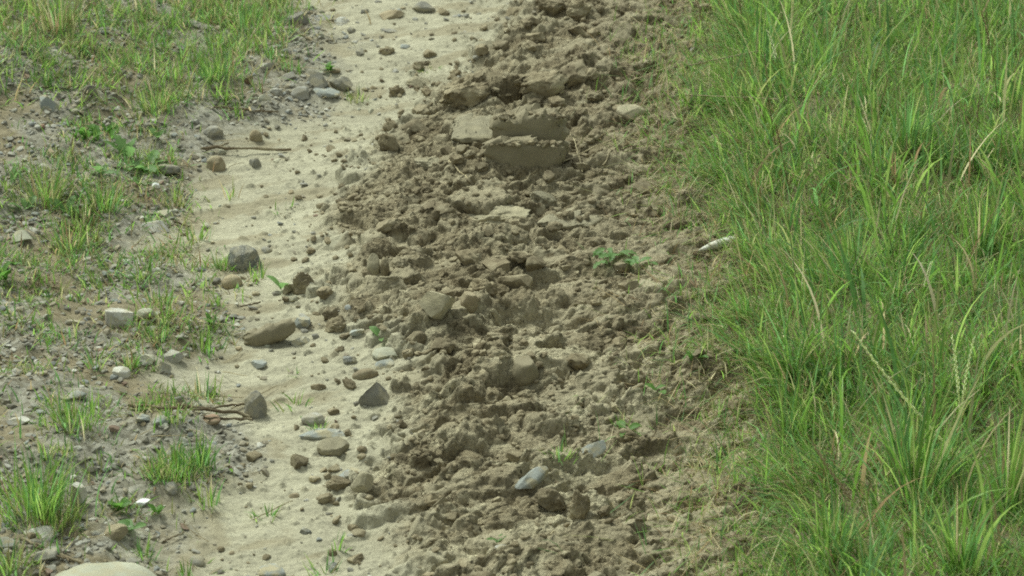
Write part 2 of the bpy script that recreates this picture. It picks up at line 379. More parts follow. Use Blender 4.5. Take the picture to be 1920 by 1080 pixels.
M_BLUE = lump_mat('blue_grey_slate', [(0.3, (0.235, 0.25, 0.228)), (0.7, (0.35, 0.37, 0.335))], 25, 0.9, 0.002, None, 0.15, 0.95)
M_RED = lump_mat('brick_red', [(0.3, (0.22, 0.135, 0.09)), (0.7, (0.36, 0.235, 0.165))], 40)
M_LIME = lump_mat('pale_greenish_stone', [(0.3, (0.30, 0.30, 0.22)), (0.7, (0.43, 0.43, 0.33))], 16, 0.9, 0.002, None, 0.0)
M_PLASTIC = lump_mat('white_plastic', [(0.3, (0.80, 0.80, 0.78)), (0.7, (0.85, 0.85, 0.83))], 20, 0.4, 0.0005, None, 0.0, 0)
M_BONE = lump_mat('off_white_shell', [(0.3, (0.50, 0.50, 0.42)), (0.7, (0.80, 0.80, 0.72))], 60, 0.5, 0.001, None, 0.0, 0.55)
M_TWIG = lump_mat('dead_twig', [(0.3, (0.10, 0.075, 0.045)), (0.7, (0.21, 0.165, 0.10))], 60)
M_STRAW = lump_mat('straw', [(0.3, (0.27, 0.22, 0.12)), (0.7, (0.46, 0.40, 0.25))], 40, 0.7, 0.0005, dust=0)
def leaf_mat(name, tinted=True, colr=(0.08, 0.15, 0.03), transl=0.5, rough=0.5):
    m, n, l, b = mat_new(name)
    g = n.new('ShaderNodeNewGeometry').outputs['Position']
    f = nz(n, l, 60, 3, 0.6, g)
    if tinted: base = attr(n, 'tint').outputs['Color']
    else:
        rgb = n.new('ShaderNodeRGB'); rgb.outputs[0].default_value = (*colr, 1); base = rgb.outputs[0]
    mr = n.new('ShaderNodeMapRange'); mr.inputs['To Min'].default_value = 0.7; mr.inputs['To Max'].default_value = 1.3
    l.new(f, mr.inputs['Value'])
    hv = n.new('ShaderNodeHueSaturation'); l.new(mr.outputs[0], hv.inputs['Value']); l.new(base, hv.inputs['Color'])
    l.new(hv.outputs[0], b.inputs['Base Color']); b.inputs['Roughness'].default_value = rough; b.inputs['Specular IOR Level'].default_value = 0.35
    t = n.new('ShaderNodeBsdfTranslucent'); hv2 = n.new('ShaderNodeHueSaturation'); hv2.inputs['Value'].default_value = 1.5; l.new(hv.outputs[0], hv2.inputs['Color']); l.new(hv2.outputs[0], t.inputs['Color'])
    mx = n.new('ShaderNodeMixShader'); mx.inputs[0].default_value = transl
    l.new(b.outputs[0], mx.inputs[1]); l.new(t.outputs[0], mx.inputs[2]); l.new(mx.outputs[0], n['Material Output'].inputs['Surface'])
    return m
M_BLADE = leaf_mat('grass_blade')
M_LEAF = leaf_mat('broad_leaf', False, (0.12, 0.25, 0.05))
M_LEAF2 = leaf_mat('pale_broad_leaf', False, (0.17, 0.30, 0.10))
M_STEM = leaf_mat('green_stem', False, (0.12, 0.17, 0.055), 0.1)
M_SEED = leaf_mat('pale_seed', False, (0.62, 0.66, 0.42), 0.5)
M_SEEDB = leaf_mat('ripe_seed', False, (0.30, 0.22, 0.12), 0.2)
M_BROWNSTEM = leaf_mat('ripe_stem', False, (0.17, 0.12, 0.06), 0.1)

# ------------------------------------------------------------------ ground objects: one sheet, cut along the borders of what it is made of
nx_, ny_ = len(xs), len(ys)
Vg = np.c_[(X + DX).ravel(), (Y + DY).ravel(), (H + FINE).ravel()]
idx = np.arange(nx_ * ny_).reshape(ny_, nx_)
Fg = np.stack([idx[:-1, :-1], idx[:-1, 1:], idx[1:, 1:], idx[1:, :-1]], -1).reshape(-1, 4)
PALE = sstep(-0.15, 0.40, fbm(X * .45 + Y * .2, Y - .42 * X, .11, 4, 160)) * (.35 + .65 * sstep(.3, -.4, Y))
DAMP = sstep(0.0, 0.5, fbm(X, Y, 0.3, 4, 150) + 0.15) * VERGE * 0.85 + 0.55 * sstep(0.12, 0.5, fbm(X * 0.6, Y - .3 * X, 0.12, 4, 155)) * SAND
def fm(A): return (A[:-1, :-1] + A[1:, 1:]).ravel() / 2
fmud, fgr, fve = fm(MUD), fm(GRASS), fm(VERGE)
cls = np.where(fgr > 0.5, 3, np.where(fmud > 0.45, 1, np.where(fve > 0.5, 2, 0)))
for k, nm, lb in ((0, 'sandy_track', 'pale sandy wheel track running up the picture between gravel verge and churned mud'),
                  (1, 'churned_mud', 'band of churned brown clay mud with tyre prints beside the grass bank'),
                  (2, 'gravel_verge', 'grey gravelly verge with patchy weeds along the track'),
                  (3, 'grass_bank', 'brown soil of the bank under the tall green grass')):
    Fk = Fg[cls == k]; u, inv = np.unique(Fk, return_inverse=True)
    me = new_mesh(nm, Vg[u], inv.reshape(Fk.shape), True, None,
                  {'mud': MUD.ravel()[u], 'bank': GRASS.ravel()[u], 'verge': VERGE.ravel()[u], 'damp': DAMP.ravel()[u], 'smear': FLATM.ravel()[u], 'moist': MOIST.ravel()[u], 'pale': PALE.ravel()[u]})
    tag(add(nm, me, EARTH), lb, 'ground', None, 'structure')

# ------------------------------------------------------------------ stones and clods
_ico = {}
def ico(sub):
    if sub not in _ico:
        bm = bmesh.new(); bmesh.ops.create_icosphere(bm, subdivisions=sub, radius=1.0)
        V = np.array([v.co[:] for v in bm.verts]); F = np.array([[v.index for v in f.verts] for f in bm.faces]); bm.free()
        _ico[sub] = (V / np.linalg.norm(V, axis=1)[:, None], F)
    return _ico[sub]
def n3(V, scale, seed, octv=3):
    o = Vector((seed * 3.7, seed * 1.3, seed * 7.1))
    return np.array([mnoise.fractal(Vector(v) * scale + o, 0.8, 2.0, octv) for v in V])
def rock(seed, kind='angular', sub=3):
    r = np.random.default_rng(seed + 1000)
    V, F = ico(sub); V = V.copy()
    if kind == 'angular': nc, lo, hi, am, fr = 11, .42, .80, .08, 2.0
    elif kind == 'pebble': nc, lo, hi, am, fr = 6, .62, .92, .16, 1.1
    elif kind == 'slate': nc, lo, hi, am, fr = 9, .34, .72, .10, 2.0
    elif kind == 'round': nc, lo, hi, am, fr = 2, .86, .95, .10, 0.8
    else: nc, lo, hi, am, fr = 4, .6, .9, .34, 1.8           # clod
    V *= (1 + am * n3(V, fr, seed))[:, None]
    if kind == 'clod': V *= (1 + 0.10 * np.abs(n3(V, 6.0, seed + 50, 2)))[:, None]
    if kind == 'clod' and sub > 3: V *= (1 + 0.07 * n3(V, 11.0, seed + 51, 3))[:, None]
    for _ in range(nc):
        d = r.normal(size=3); d /= np.linalg.norm(d); k = r.uniform(lo, hi)
        e = np.maximum(V @ d - k, 0); V -= e[:, None] * d
    if sub > 2: V *= (1 + 0.03 * n3(V, 5.0, seed + 9, 3))[:, None]
    ext = (V.max(0) - V.min(0)) / 2; V = (V - (V.max(0) + V.min(0)) / 2) / ext    # fills the cube -1..1
    me = new_mesh(kind + '_shape', V, F, True)
    if kind in ('angular', 'slate'): me.set_sharp_from_angle(angle=R(32))
    return me
_seed = [0]
def stone(name, px, py, w, h, kind, mat, label, cat='stone', rz=None, tilt=0.0, dep=0.8, sink=0.36, group=None, sub=4, pitch=0.0):
    """stone whose picture is w by h photo pixels round (px, py)"""
    _seed[0] += 1
    g = at(px, py + h * 0.5); m = ppm(g)
    W = w / m; D = W * dep; hh = h / m
    Z = max(0.28 * W if kind != 'slate' else 0.10 * W, math.sqrt(max(hh * hh - (D * sp) ** 2, 0)) / cp)
    Z = Z / (1 - sink * 0.5)
    g = at(px, py + h * 0.5 - 0.5 * D * sp * m)
    o = add(name, rock(_seed[0], kind, 5 if kind == 'clod' else sub), mat)
    o.scale = (W / 2, D / 2, Z / 2); o.location = (g[0], g[1], hgt(g[0], g[1]) + Z / 2 - sink * Z)
    o.rotation_euler = (pitch, -tilt, rz if rz is not None else random.uniform(-.25, .25))
    tag(o, label, cat, group); return o

S = stone
S('boulder', 200, 1104, 205, 84, 'round', M_LIME, 'large smooth pale boulder cut off by the bottom edge', 'boulder', 0, 0, .8, .3)
S('stone', 703, 735, 66, 50, 'angular', M_GREY, 'sharp grey brown angular stone on sand right of the long pebble', rz=.2)
S('pebble', 685, 701, 50, 22, 'round', M_TAN, 'long smooth tan pebble lying just above the sharp angular stone', 'pebble', rz=.1, tilt=.15, dep=.45)
S('stone', 461, 483, 68, 54, 'angular', M_DARK, 'dark mottled granite stone among weeds at the sand edge')
S('stone', 435, 528, 40, 30, 'round', M_TAN, 'rounded tan cobble just below the dark granite stone')
S('stone', 480, 757, 44, 62, 'pebble', M_GREY, 'upright mottled grey stone beside the root bundle on sand', rz=.2, dep=.8)
S('stone', 225, 591, 58, 34, 'angular', M_WHITE, 'broad whitish grey stone in weedy verge left of the dark slab')
S('stone', 274, 588, 34, 22, 'pebble', M_LIME, 'small greenish stone touching the broad whitish verge stone')
S('stone', 326, 666, 40, 22, 'angular', M_WHITE, 'white squarish stone at the verge edge below a small tuft')
S('stone', 308, 686, 28, 28, 'angular', M_WHITE, 'pale blocky stone leaning against the white squarish stone')
S('stone', 274, 674, 34, 20, 'angular', M_LIME, 'flat pale stone left of the white squarish stone')
S('stone', 228, 698, 32, 20, 'angular', M_WHITE, 'pale stone below left of the blocky stones in verge')
S('stone', 480, 254, 25, 25, 'round', M_TAN, 'round tan stone standing alone on the upper sand', rz=.0, dep=.9)
S('stone', 405, 306, 36, 30, 'pebble', M_TAN, 'brown pinkish cobble on sand near the dandelion leaves')
S('pebble', 478, 304, 24, 20, 'pebble', M_GREY, 'small grey pebble carrying a leaf on the upper sand', 'pebble')
S('stone', 318, 318, 46, 24, 'pebble', M_GREY, 'flat grey stone with shadowed underside beside the dandelion leaves', dep=.7)
S('stone', 400, 247, 38, 26, 'pebble', M_GREY, 'grey green stone half buried at the upper verge edge')
S('pebble', 292, 347, 15, 12, 'pebble', M_PLASTIC, 'tiny bright white pebble below the flat grey stone', 'pebble')
S('stone', 590, 153, 56, 36, 'angular', M_GREY, 'broad stone at left end of the upper stone row')
S('stone', 640, 157, 44, 32, 'angular', M_GREY, 'stone at right end of the upper stone row')
S('stone', 612, 173, 52, 22, 'angular', M_BLUE, 'blue grey flat stone in front of the upper stone row')
S('stone', 562, 172, 36, 20, 'angular', M_WHITE, 'whitish stone left of the blue grey flat stone')
S('stone', 540, 145, 34, 22, 'angular', M_GREY, 'greyish stone left of the upper stone row')
S('stone', 518, 172, 26, 16, 'angular', M_WHITE, 'small whitish stone beside the reddish brick chip')
S('stone', 495, 185, 26, 16, 'angular', M_LIME, 'small pale stone in front of reddish brick chip')
S('brick_chip', 462, 150, 28, 20, 'angular', M_RED, 'reddish brick chip at the upper verge beside pale stones', 'brick chip')
S('stone', 500, 122, 36, 14, 'slate', M_WHITE, 'white flat stone right of the bright green upper tuft', tilt=.1)
S('stone', 558, 36, 44, 24, 'angular', M_GREY, 'grey stone beside straw near the top edge')
S('stone', 602, 34, 48, 16, 'slate', M_DARK, 'dark flat stone right of the grey top stone')
S('stone', 795, 13, 44, 24, 'pebble', M_GREY, 'brownish grey stone on sand at the top edge')
S('stone', 735, 28, 48, 20, 'angular', M_TAN, 'tan flat stone on sand near the top edge')
S('stone', 730, 57, 36, 12, 'slate', M_GREY, 'thin grey flake on sand below the tan top stone')
S('stone', 640, 40, 30, 16, 'angular', M_WHITE, 'pale stone right of the dark flat top stone')
S('slate_chip', 607, 813, 94, 18, 'slate', M_BLUE, 'long flat blue grey slate chip on lower sand', 'slate chip', rz=.15, dep=.35)
S('slate_chip', 664, 887, 62, 20, 'slate', M_BLUE, 'blue grey slate chip above the two brown clods', 'slate chip', rz=.1)
S('slate_chip', 1106, 842, 66, 22, 'slate', M_BLUE, 'pale blue slate chip lying in the right hand mud', 'slate chip', rz=.5, tilt=.12, dep=.5, sink=.5)
S('slate_chip', 1000, 897, 84, 34, 'slate', M_BLUE, 'longest slanting slate shard half sunk in mud', 'slate chip', rz=.7, tilt=.25, dep=.4)
S('slate_chip', 485, 681, 36, 16, 'slate', M_BLUE, 'light blue chip on bright sand below the long mud slab', 'slate chip')
S('slate_chip', 668, 622, 30, 16, 'slate', M_BLUE, 'light blue chip right of the round brown clod', 'slate chip')
S('slate_chip', 722, 682, 38, 18, 'slate', M_BLUE, 'light blue chip just right of the long tan pebble', 'slate chip')
S('slate_chip', 568, 604, 34, 24, 'slate', M_BLUE, 'blue grey chip behind right end of the long mud slab', 'slate chip', tilt=.3)
S('slate_chip', 562, 640, 40, 18, 'slate', M_BLUE, 'blue grey chip in front of right end of long mud slab', 'slate chip')
S('stone', 588, 786, 44, 26, 'pebble', M_WHITE, 'pale bluish white stone with a sprig before it')
S('stone', 720, 664, 46, 22, 'slate', M_LIME, 'grey green flat stone behind the light blue chip')
S('stone', 656, 674, 26, 16, 'angular', M_DARK, 'small dark triangular stone on sand above tan pebble')
S('block', 573, 994, 23, 13, 'angular', M_DARK, 'small dark block on bare lower sand', 'block')
S('plastic_scrap', 268, 942, 29, 13, 'slate', M_PLASTIC, 'bright white plastic scrap among lower left weeds', 'scrap', tilt=.1)
S('stone', 70, 1001, 74, 32, 'angular', M_WHITE, 'pale stone below the big dark tuft at lower left')
S('stone', 215, 998, 54, 30, 'angular', M_TAN, 'tan wedge stone left of the small lower sprigs', tilt=.2)
S('stone', 148, 925, 34, 60, 'angular', M_WHITE, 'tall pale stone half hidden behind the big lower tuft', dep=.9)
S('stone', 95, 192, 44, 32, 'angular', M_BLUE, 'bluish stone on gravel below the upper left grass')
S('stone', 170, 168, 26, 20, 'pebble', M_GREY, 'brown grey pebble at the upper left grass edge')
S('stone', 292, 424, 56, 24, 'angular', M_WHITE, 'whitish stone at the middle verge edge')
S('stone', 312, 402, 40, 18, 'angular', M_LIME, 'pale stone behind the whitish middle verge stone')
S('brick_chip', 395, 788, 38, 20, 'pebble', M_RED, 'rounded reddish brick chip under the root bundle', 'brick chip')
S('stone', 302, 788, 34, 18, 'angular', M_BLUE, 'bluish stone left end of the root bundle')
S('stone', 268, 786, 28, 18, 'angular', M_BLUE, 'bluish pale stone left of the root bundle stone')
S('stone', 306, 797, 20, 10, 'pebble', M_WHITE, 'tiny white stone in front of the bluish root stone')
S('pebble', 321, 864, 16, 14, 'pebble', M_WHITE, 'round pinkish pebble above the wide lower tuft', 'pebble')
S('stone', 35, 790, 44, 22, 'angular', M_WHITE, 'white stone on gravel at the far left edge')
S('stone', 60, 380, 60, 26, 'angular', M_GREY, 'grey stone at left edge below long dry tuft')
S('stone', 40, 445, 44, 24, 'angular', M_LIME, 'pale stone at the left edge in weeds')
S('stone', 88, 1040, 56, 26, 'angular', M_GREY, 'grey stone next to crossed twigs lower left')
S('stone', 12, 1020, 36, 24, 'angular', M_BLUE, 'bluish stone cut by the lower left edge')
S('stone', 510, 1072, 56, 22, 'pebble', M_BLUE, 'grey blue stone at bottom edge of the sand')
S('stone', 140, 740, 50, 22, 'slate', M_BLUE, 'blue flat stone beside the middle left gravel tuft')
S('stone', 880, 562, 34, 36, 'pebble', M_TAN, 'pale stone set in the middle of the mud')
S('stone', 940, 1030, 26, 14, 'pebble', M_WHITE, 'small pale pebble beside the single round leaf', 'pebble')
# clods and slabs of clay that the photograph singles out
S('mud_clod', 571, 528, 46, 52, 'clod', M_MUD, 'upright brown clod beside the yellowish leaf on sand', 'mud clod')
S('mud_clod', 630, 606, 44, 34, 'clod', M_MUD, 'round brown clod right of the long mud slab', 'mud clod')
S('mud_clod', 728, 264, 42, 36, 'clod', M_MUD, 'dark ball shaped clod at upper mud fringe', 'mud clod')
S('mud_clod', 744, 170, 34, 24, 'clod', M_MUD, 'brown clod alone on the upper sand', 'mud clod')
S('mud_clod', 786, 155, 50, 24, 'clod', M_DRY, 'pale flattened clod beside the lone upper clod', 'mud clod')
S('mud_clod', 625, 840, 62, 34, 'angular', M_DRY, 'tan block of dried clay below the long slate chip', 'mud clod')
S('mud_clod', 633, 907, 48, 28, 'clod', M_MUD, 'left one of two brown clods at the lower mud fringe', 'mud clod')
S('mud_clod', 679, 905, 44, 34, 'angular', M_DRY, 'right one of two clods under the small slate chip', 'mud clod')
S('mud_clod', 597, 725, 30, 13, 'pebble', M_MUD, 'small brown oblong clod left of the angular stone', 'mud clod', dep=.5)
S('mud_clod', 1018, 380, 58, 46, 'clod', M_DRY, 'large round pale clod on the middle mud', 'mud clod', sink=.3)
S('mud_clod', 1085, 22, 52, 36, 'clod', M_MUD, 'right one of two large clods at the top mud edge', 'mud clod')
S('mud_clod', 1036, 14, 58, 36, 'clod', M_MUD, 'left one of two large clods at the top mud edge', 'mud clod')
S('mud_clod', 1168, 15, 32, 22, 'clod', M_MUD, 'dark lone clod near the top right mud edge', 'mud clod')
S('mud_clod', 1182, 213, 56, 30, 'pebble', M_DRY, 'smooth pale lump in upper mud near the grass', 'mud clod')
S('mud_clod', 700, 494, 26, 44, 'pebble', M_DRY, 'pale upright finger of clay at the mud fringe', 'mud clod', dep=1.2)
S('mud_clod', 722, 498, 18, 38, 'pebble', M_MUD, 'dark thin finger of clay beside the pale one', 'mud clod', dep=1.2)
S('mud_clod', 818, 946, 44, 40, 'angular', M_SMOOTH, 'smooth triangular flake of clay standing in lower mud', 'mud clod', dep=.5)
S('mud_clod', 1085, 940, 44, 60, 'clod', M_MUD, 'tall grooved clod in the lower right mud', 'mud clod')
S('mud_clod', 1028, 930, 70, 50, 'clod', M_MUD, 'wide grooved clod below the slanting slate shard', 'mud clod')
S('mud_clod', 985, 690, 54, 50, 'pebble', M_SMOOTH, 'smooth rounded grey lump below the dark mud hole', 'mud clod', sink=.5, dep=1.1)
S('mud_clod', 880, 830, 84, 42, 'clod', M_MUD, 'dark overhanging clod in the lower mud', 'mud clod', sink=.1)
S('mud_clod', 935, 405, 130, 44, 'clod', M_DRY, 'rolled pale ridge of clay on the middle mud', 'mud clod', dep=.5, tilt=.1, sink=.3)
S('mud_clod', 800, 300, 70, 32, 'clod', M_DRY, 'blunt tan clod left of the stepped tyre blocks', 'mud clod')
S('mud_clod', 905, 540, 60, 40, 'clod', M_MUD, 'left one of the paired lumps in the middle mud', 'mud clod', sink=.3)
S('mud_clod', 965, 530, 70, 44, 'angular', M_MUD, 'right one of the paired lumps in the middle mud', 'mud clod', sink=.3)
S('mud_clod', 820, 580, 70, 50, 'angular', M_DRY, 'tilted pale flake of clay left of the tyre hollow', 'mud clod', sink=.35)

def slab(name, px, py, w, h, deppx, mat, label, rz=0.0, seed=0, roll=0.0, lean=0.0, rough=0.10, sup=8.0, cat='mud block'):
    """block of clay whose front face is w by h photo pixels, bottom centre at (px, py)"""
    g = at(px, py); m = ppm(g); W, Hh, D = w / m, h / m / cp, deppx / m / sp
    bm = bmesh.new(); bmesh.ops.create_cube(bm, size=2.0)
    bmesh.ops.subdivide_edges(bm, edges=bm.edges[:], cuts=17, use_grid_fill=True)
    V = np.array([v.co[:] for v in bm.verts]); F = np.array([[v.index for v in f.verts] for f in bm.faces]); bm.free()
    nn = (np.abs(V) ** sup).sum(1) ** (1 / sup); V = V / nn[:, None]
    q = V * np.array([W, D, Hh]) / 2
    a = n3(q, 60, seed, 3); b_ = n3(q * np.array([1, .25, .25]), 34, seed + 31, 4); c_ = n3(q * np.array([.25, .3, 1]), 34, seed + 77, 4); f_ = n3(q, 18, seed + 5, 2)
    front = sstep(-0.7, -0.95, V[:, 1]); k = rough * (1 - 0.8 * front)
    top = sstep(0.2, 1.0, V[:, 2]); bot = sstep(-0.1, -1.0, V[:, 2]); sides = sstep(0.35, 1.0, np.abs(V[:, 0]))
    V[:, 0] += 0.16 * c_ * sides + k * a
    V[:, 1] += k * a * 1.6 + 0.15 * front * f_ - 0.12 * top * (a + .6)
    V[:, 2] += (0.16 * b_ + 0.26 * a) * top + 0.25 * b_ * bot + k * f_
    me = new_mesh('block_shape', V, F, True); me.set_sharp_from_angle(angle=R(45))
    o = add(name, me, mat); o.scale = (W / 2, D / 2, Hh / 2)
    o.rotation_euler = (lean, -roll, rz)
    o.location = (g[0], g[1] + D / 2, g[2] + Hh * 0.42)
    tag(o, label, cat); return o
UP = slab('mud_block', 992, 304, 136, 90, 22, M_SMOOTH, 'upper one of two smooth faced stepped tyre blocks', 0.02, 1, lean=-.06, sup=5, rough=.2)
LO = slab('mud_block', 984, 330, 134, 56, 14, M_SMOOTH, 'lower one of two smooth faced stepped tyre blocks', -0.05, 2, roll=-.05, lean=-.12, sup=4.5, rough=.2)
slab('mud_block', 886, 270, 84, 16, 50, M_DRY, 'pale flat topped clay block left of the stepped tyre blocks', 0.05, 3, rough=.2, sup=3.5)
slab('mud_block', 872, 204, 80, 40, 22, M_MUD, 'rough clay block left of the dark upper hollow', 0.1, 4, rough=.42, sup=2.6)
slab('mud_block', 1015, 186, 80, 36, 24, M_MUD, 'rough clay block right of the dark upper hollow', -.1, 5, rough=.42, sup=2.6)
slab('mud_plate', 1066, 430, 104, 13, 24, M_DRY, 'thin pale plate of clay propped on the middle mud', .12, 12, roll=-.04, lean=.12, rough=.4, sup=2.4, cat='mud plate')
slab('mud_slab', 503, 650, 106, 34, 16, M_SMOOTH, 'long oval slab of clay tilted on edge on sand', 0.12, 6, roll=.22, lean=-.35, rough=.10, sup=2.6, cat='mud slab')
slab('mud_block', 820, 420, 60, 30, 20, M_MUD, 'squarish clay block left of the rolled clay ridge', 0.1, 8, rough=.42, sup=2.6)
slab('mud_block', 1075, 165, 60, 34, 24, M_MUD, 'cracked clay block near the upper right hollow', 0.2, 9, rough=.42, sup=2.6)

EXTRA = []
# white tapering shard at the grass edge
def tube(pts, rads, k=6, cap=True):
    pts = [Vector(p) for p in pts]; V = []; F = []
    D_ = (pts[-1] - pts[0]).normalized(); ref = min((Vector((1, .1, .05)), Vector((.05, 1, .1)), Vector((.1, .05, 1))), key=lambda q: abs(q.normalized().dot(D_)))
    for i, p in enumerate(pts):
        t = (pts[min(i + 1, len(pts) - 1)] - pts[max(i - 1, 0)]).normalized()
        a = t.cross(ref).normalized(); b = t.cross(a)
        for j in range(k):
            th = 2 * math.pi * j / k; V.append(p + (a * math.cos(th) + b * math.sin(th)) * rads[i])
    for i in range(len(pts) - 1):
        for j in range(k): F.append((i * k + j, i * k + (j + 1) % k, (i + 1) * k + (j + 1) % k, (i + 1) * k + j))
    return np.array([v[:] for v in V]), np.array(F)
def path_obj(name, pts, rads, mat, label, cat, group=None, k=5, rel=True):
    base = np.array(pts[0]) if rel else np.zeros(3)
    V, F = tube([np.array(p) - base for p in pts], rads, k)
    o = add(name, new_mesh(name + '_shape', V, F, True), mat); o.location = base
    if label: tag(o, label, cat, group)
    return o
a, b = at(1309, 484), at(1386, 460)
b = a + (b - a) * 0.9
pts = [a + (b - a) * t + np.array([0, 0, .012 + .012 * t]) for t in np.linspace(0, 1, 9)]
path_obj('white_shard', pts, [.0010, .0045, .007, .009, .0102, .0108, .0105, .0098, .006], M_BONE, 'white tapering shard lying on mud at the grass edge', 'shard', k=9)

for px, py, r in [(905,318,.018),(1062,300,.02),(905,285,.014),(1070,272,.016),(860,210,.016),(935,208,.014),(980,205,.018),(1045,196,.02),(842,285,.018),(1085,315,.02),(880,296,.016)]:
    g = at(px, py); EXTRA.append((g[0], g[1], r))
# ---- scattered individuals sharing a few shapes
clods = [rock(500 + i, 'clod', 4) for i in range(9)] + [rock(520 + i, 'angular', 3) for i in range(3)]
for me in clods: me.materials.append(M_MUD)
peb = [rock(540 + i, 'pebble', 3) for i in range(5)] + [rock(560 + i, 'angular', 3) for i in range(7)]
def put(name, me, x, y, r, mat, label, cat, group, sink=.3, flat_=0.65):
    o = bpy.data.objects.new(name, me); col.objects.link(o)
    sx, sy, sz = r * random.uniform(.85, 1.25), r * random.uniform(.7, 1.0), r * random.uniform(flat_ * .8, flat_ * 1.15)
    o.scale = (sx, sy, sz); o.rotation_euler = (random.uniform(-.4, .4), random.uniform(-.4, .4), random.uniform(0, 6.28))
    o.location = (x, y, hgt(x, y) + sz * (1 - 2 * sink))
    if mat is not None:
        o.material_slots[0].link = 'OBJECT'; o.material_slots[0].material = mat
    tag(o, label, cat, group); return o
def inview(x, y, mrg=0.02):
    d = np.array([x, y, 0.03]) - CAM; f = d @ np.array([0, cp, -sp]); u = d[0] / f * FPX + 960; v = 540 - (d @ np.array([0, sp, cp])) / f * FPX
    return -20 < u < 1940 and -20 < v < 1100
for x, y, r in EXTRA: put('mud_clod', random.choice(clods), x, y, r, None, 'brown clod pressed round the foot of the tyre blocks', 'mud clod', 'clods round the tyre blocks', .2)
for B_, n_ in ((UP, 15), (LO, 13)):
    for i in range(n_):
        u = -.92 + 1.84 * (i + random.uniform(-.3, .3)) / (n_ - 1); r = random.uniform(.005, .011)
        o = put('mud_clod', random.choice(clods), 0, 0, r, None, 'brown crumb clinging to the ragged rim of a tyre block', 'mud clod', 'crumbs on the tyre block rims')
        o.location = Vector(B_.location) + Vector((u * B_.scale[0], -B_.scale[1] * random.uniform(.2, .95), B_.scale[2] * .93 + random.uniform(-.003, .004)))
cnt = 0
while cnt < 210:
    x, y = in_mud(1, 0, .95)[0]
    bx, by = flat(985, 300, .03)[:2]
    if not inview(x, y) or (abs(x - bx) < .13 and -.16 < y - by < .12): continue
    put('mud_clod', random.choice(clods), x, y, 0.009 + 0.020 * random.random() ** 2, None, 'crumbly brown clod lying in the churned tyre mud', 'mud clod', 'crumbly clods in the churned mud'); cnt += 1
cnt = 0
while cnt < 80:
    y = random.uniform(-1.4, 2.2); x = mud_l(y) + .02 - abs(random.gauss(0, .11))
    if not inview(x, y): continue
    put('mud_clod', random.choice(clods), x, y, 0.007 + 0.014 * random.random() ** 2, None, 'small brown clod fallen from the mud onto pale sand', 'mud clod', 'clods fallen onto the sand'); cnt += 1
for me in peb: me.materials.append(M_GREY)
cnt = 0
while cnt < 190:
    y = random.uniform(-1.4, 2.2); x = sand_l(y) + random.gauss(-.14, .30)
    if not inview(x, y) or x > mud_l(y) - .05: continue
    m = random.choices((M_GREY, M_TAN, M_WHITE, M_BLUE, M_LIME, M_DARK, M_RED), (6, 5, 3, 1.2, 4, 1, .3))[0]
    put('pebble', random.choice(peb), x, y, 0.005 + 0.010 * random.random() ** 2.5, m, 'small loose pebble on the gravelly verge and sand', 'pebble', 'loose pebbles on verge and sand', .3, .6); cnt += 1

# ---- masses of tiny bits (stuff): one object each
def bits(pts, rads, name, sub, kind, flat_, nvar, tint):
    shp = []
    for i in range(nvar):
        me = rock(700 + i + hash_(name), kind, sub); V = np.empty(len(me.vertices) * 3, np.float32); me.vertices.foreach_get('co', V); shp.append(V.reshape(-1, 3)); bpy.data.meshes.remove(me)
    F = ico(sub)[1]; n = len(pts); pick = rng.integers(0, nvar, n)
    th = rng.random(n) * 6.28; sc = np.c_[rads * rng.uniform(.8, 1.3, n), rads * rng.uniform(.7, 1.0, n), rads * rng.uniform(flat_ * .7, flat_ * 1.2, n)]
    B = np.stack(shp)[pick] * sc[:, None, :]
    c, s_ = np.cos(th)[:, None], np.sin(th)[:, None]
    Vx = B[..., 0] * c - B[..., 1] * s_; Vy = B[..., 0] * s_ + B[..., 1] * c; tx = rng.normal(0, .3, n)[:, None]
    Vz = B[..., 2] + Vx * tx
    V = np.stack([Vx + pts[:, 0, None], Vy + pts[:, 1, None], Vz + pts[:, 2, None] + sc[:, 2, None] * .35], -1)
    FF = (F[None] + (np.arange(n) * len(shp[0]))[:, None, None]).reshape(-1, 3)
    return V.reshape(-1, 3), FF, (None if tint is None else np.repeat(tint, len(shp[0]), 0))
def mass(name, pts, rads, mat, label, cat, kind='clod', flat_=.65, nvar=9, tint=None, split=.0045):
    a = rads < split; out = [bits(pts[k], rads[k], name, sb, kind, flat_, nvar, None if tint is None else tint[k]) for k, sb in ((a, 1), (~a, 2))]
    V = np.concatenate([o_[0] for o_ in out]); F = np.concatenate([out[0][1], out[1][1] + len(out[0][0])])
    T = None if tint is None else np.concatenate([o_[2] for o_ in out])
    return tag(add(name, new_mesh(name, V, F, False, T), mat), label, cat, None, 'stuff')
def hash_(s_): return sum(ord(c) for c in s_) % 97
def samp(n, f, xr=(-1.6, 1.7), yr=(-1.45, 2.35)):
    x = rng.uniform(*xr, n); y = rng.uniform(*yr, n); m, g, v = masks(x, y)
    k = rng.random(n) < f(x, y, m, g, v); x, y = x[k], y[k]
    return np.c_[x, y, hgts(x, y)]
p = samp(70000, lambda x, y, m, g, v: 0.34 * m * sstep(-.3, .3, fbm(x, y, .2, 2, 300)) + 0.012 * (1 - m) * (1 - g) + 0.09 * np.exp(-np.maximum(mud_l(y) - x, 0) / .12) * (x < mud_l(y) + .1))
mass('mud_crumbs', p, 0.0022 + 0.0075 * rng.random(len(p)) ** 3, M_MUD, 'fine brown crumbs strewn over the churned mud and its fringe', 'mud')
m_, n_, l_, b_ = mat_new('mixed_grit')
l_.new(attr(n_, 'tint').outputs['Color'], b_.inputs['Base Color']); b_.inputs['Roughness'].default_value = .88; b_.inputs['Specular IOR Level'].default_value = .25
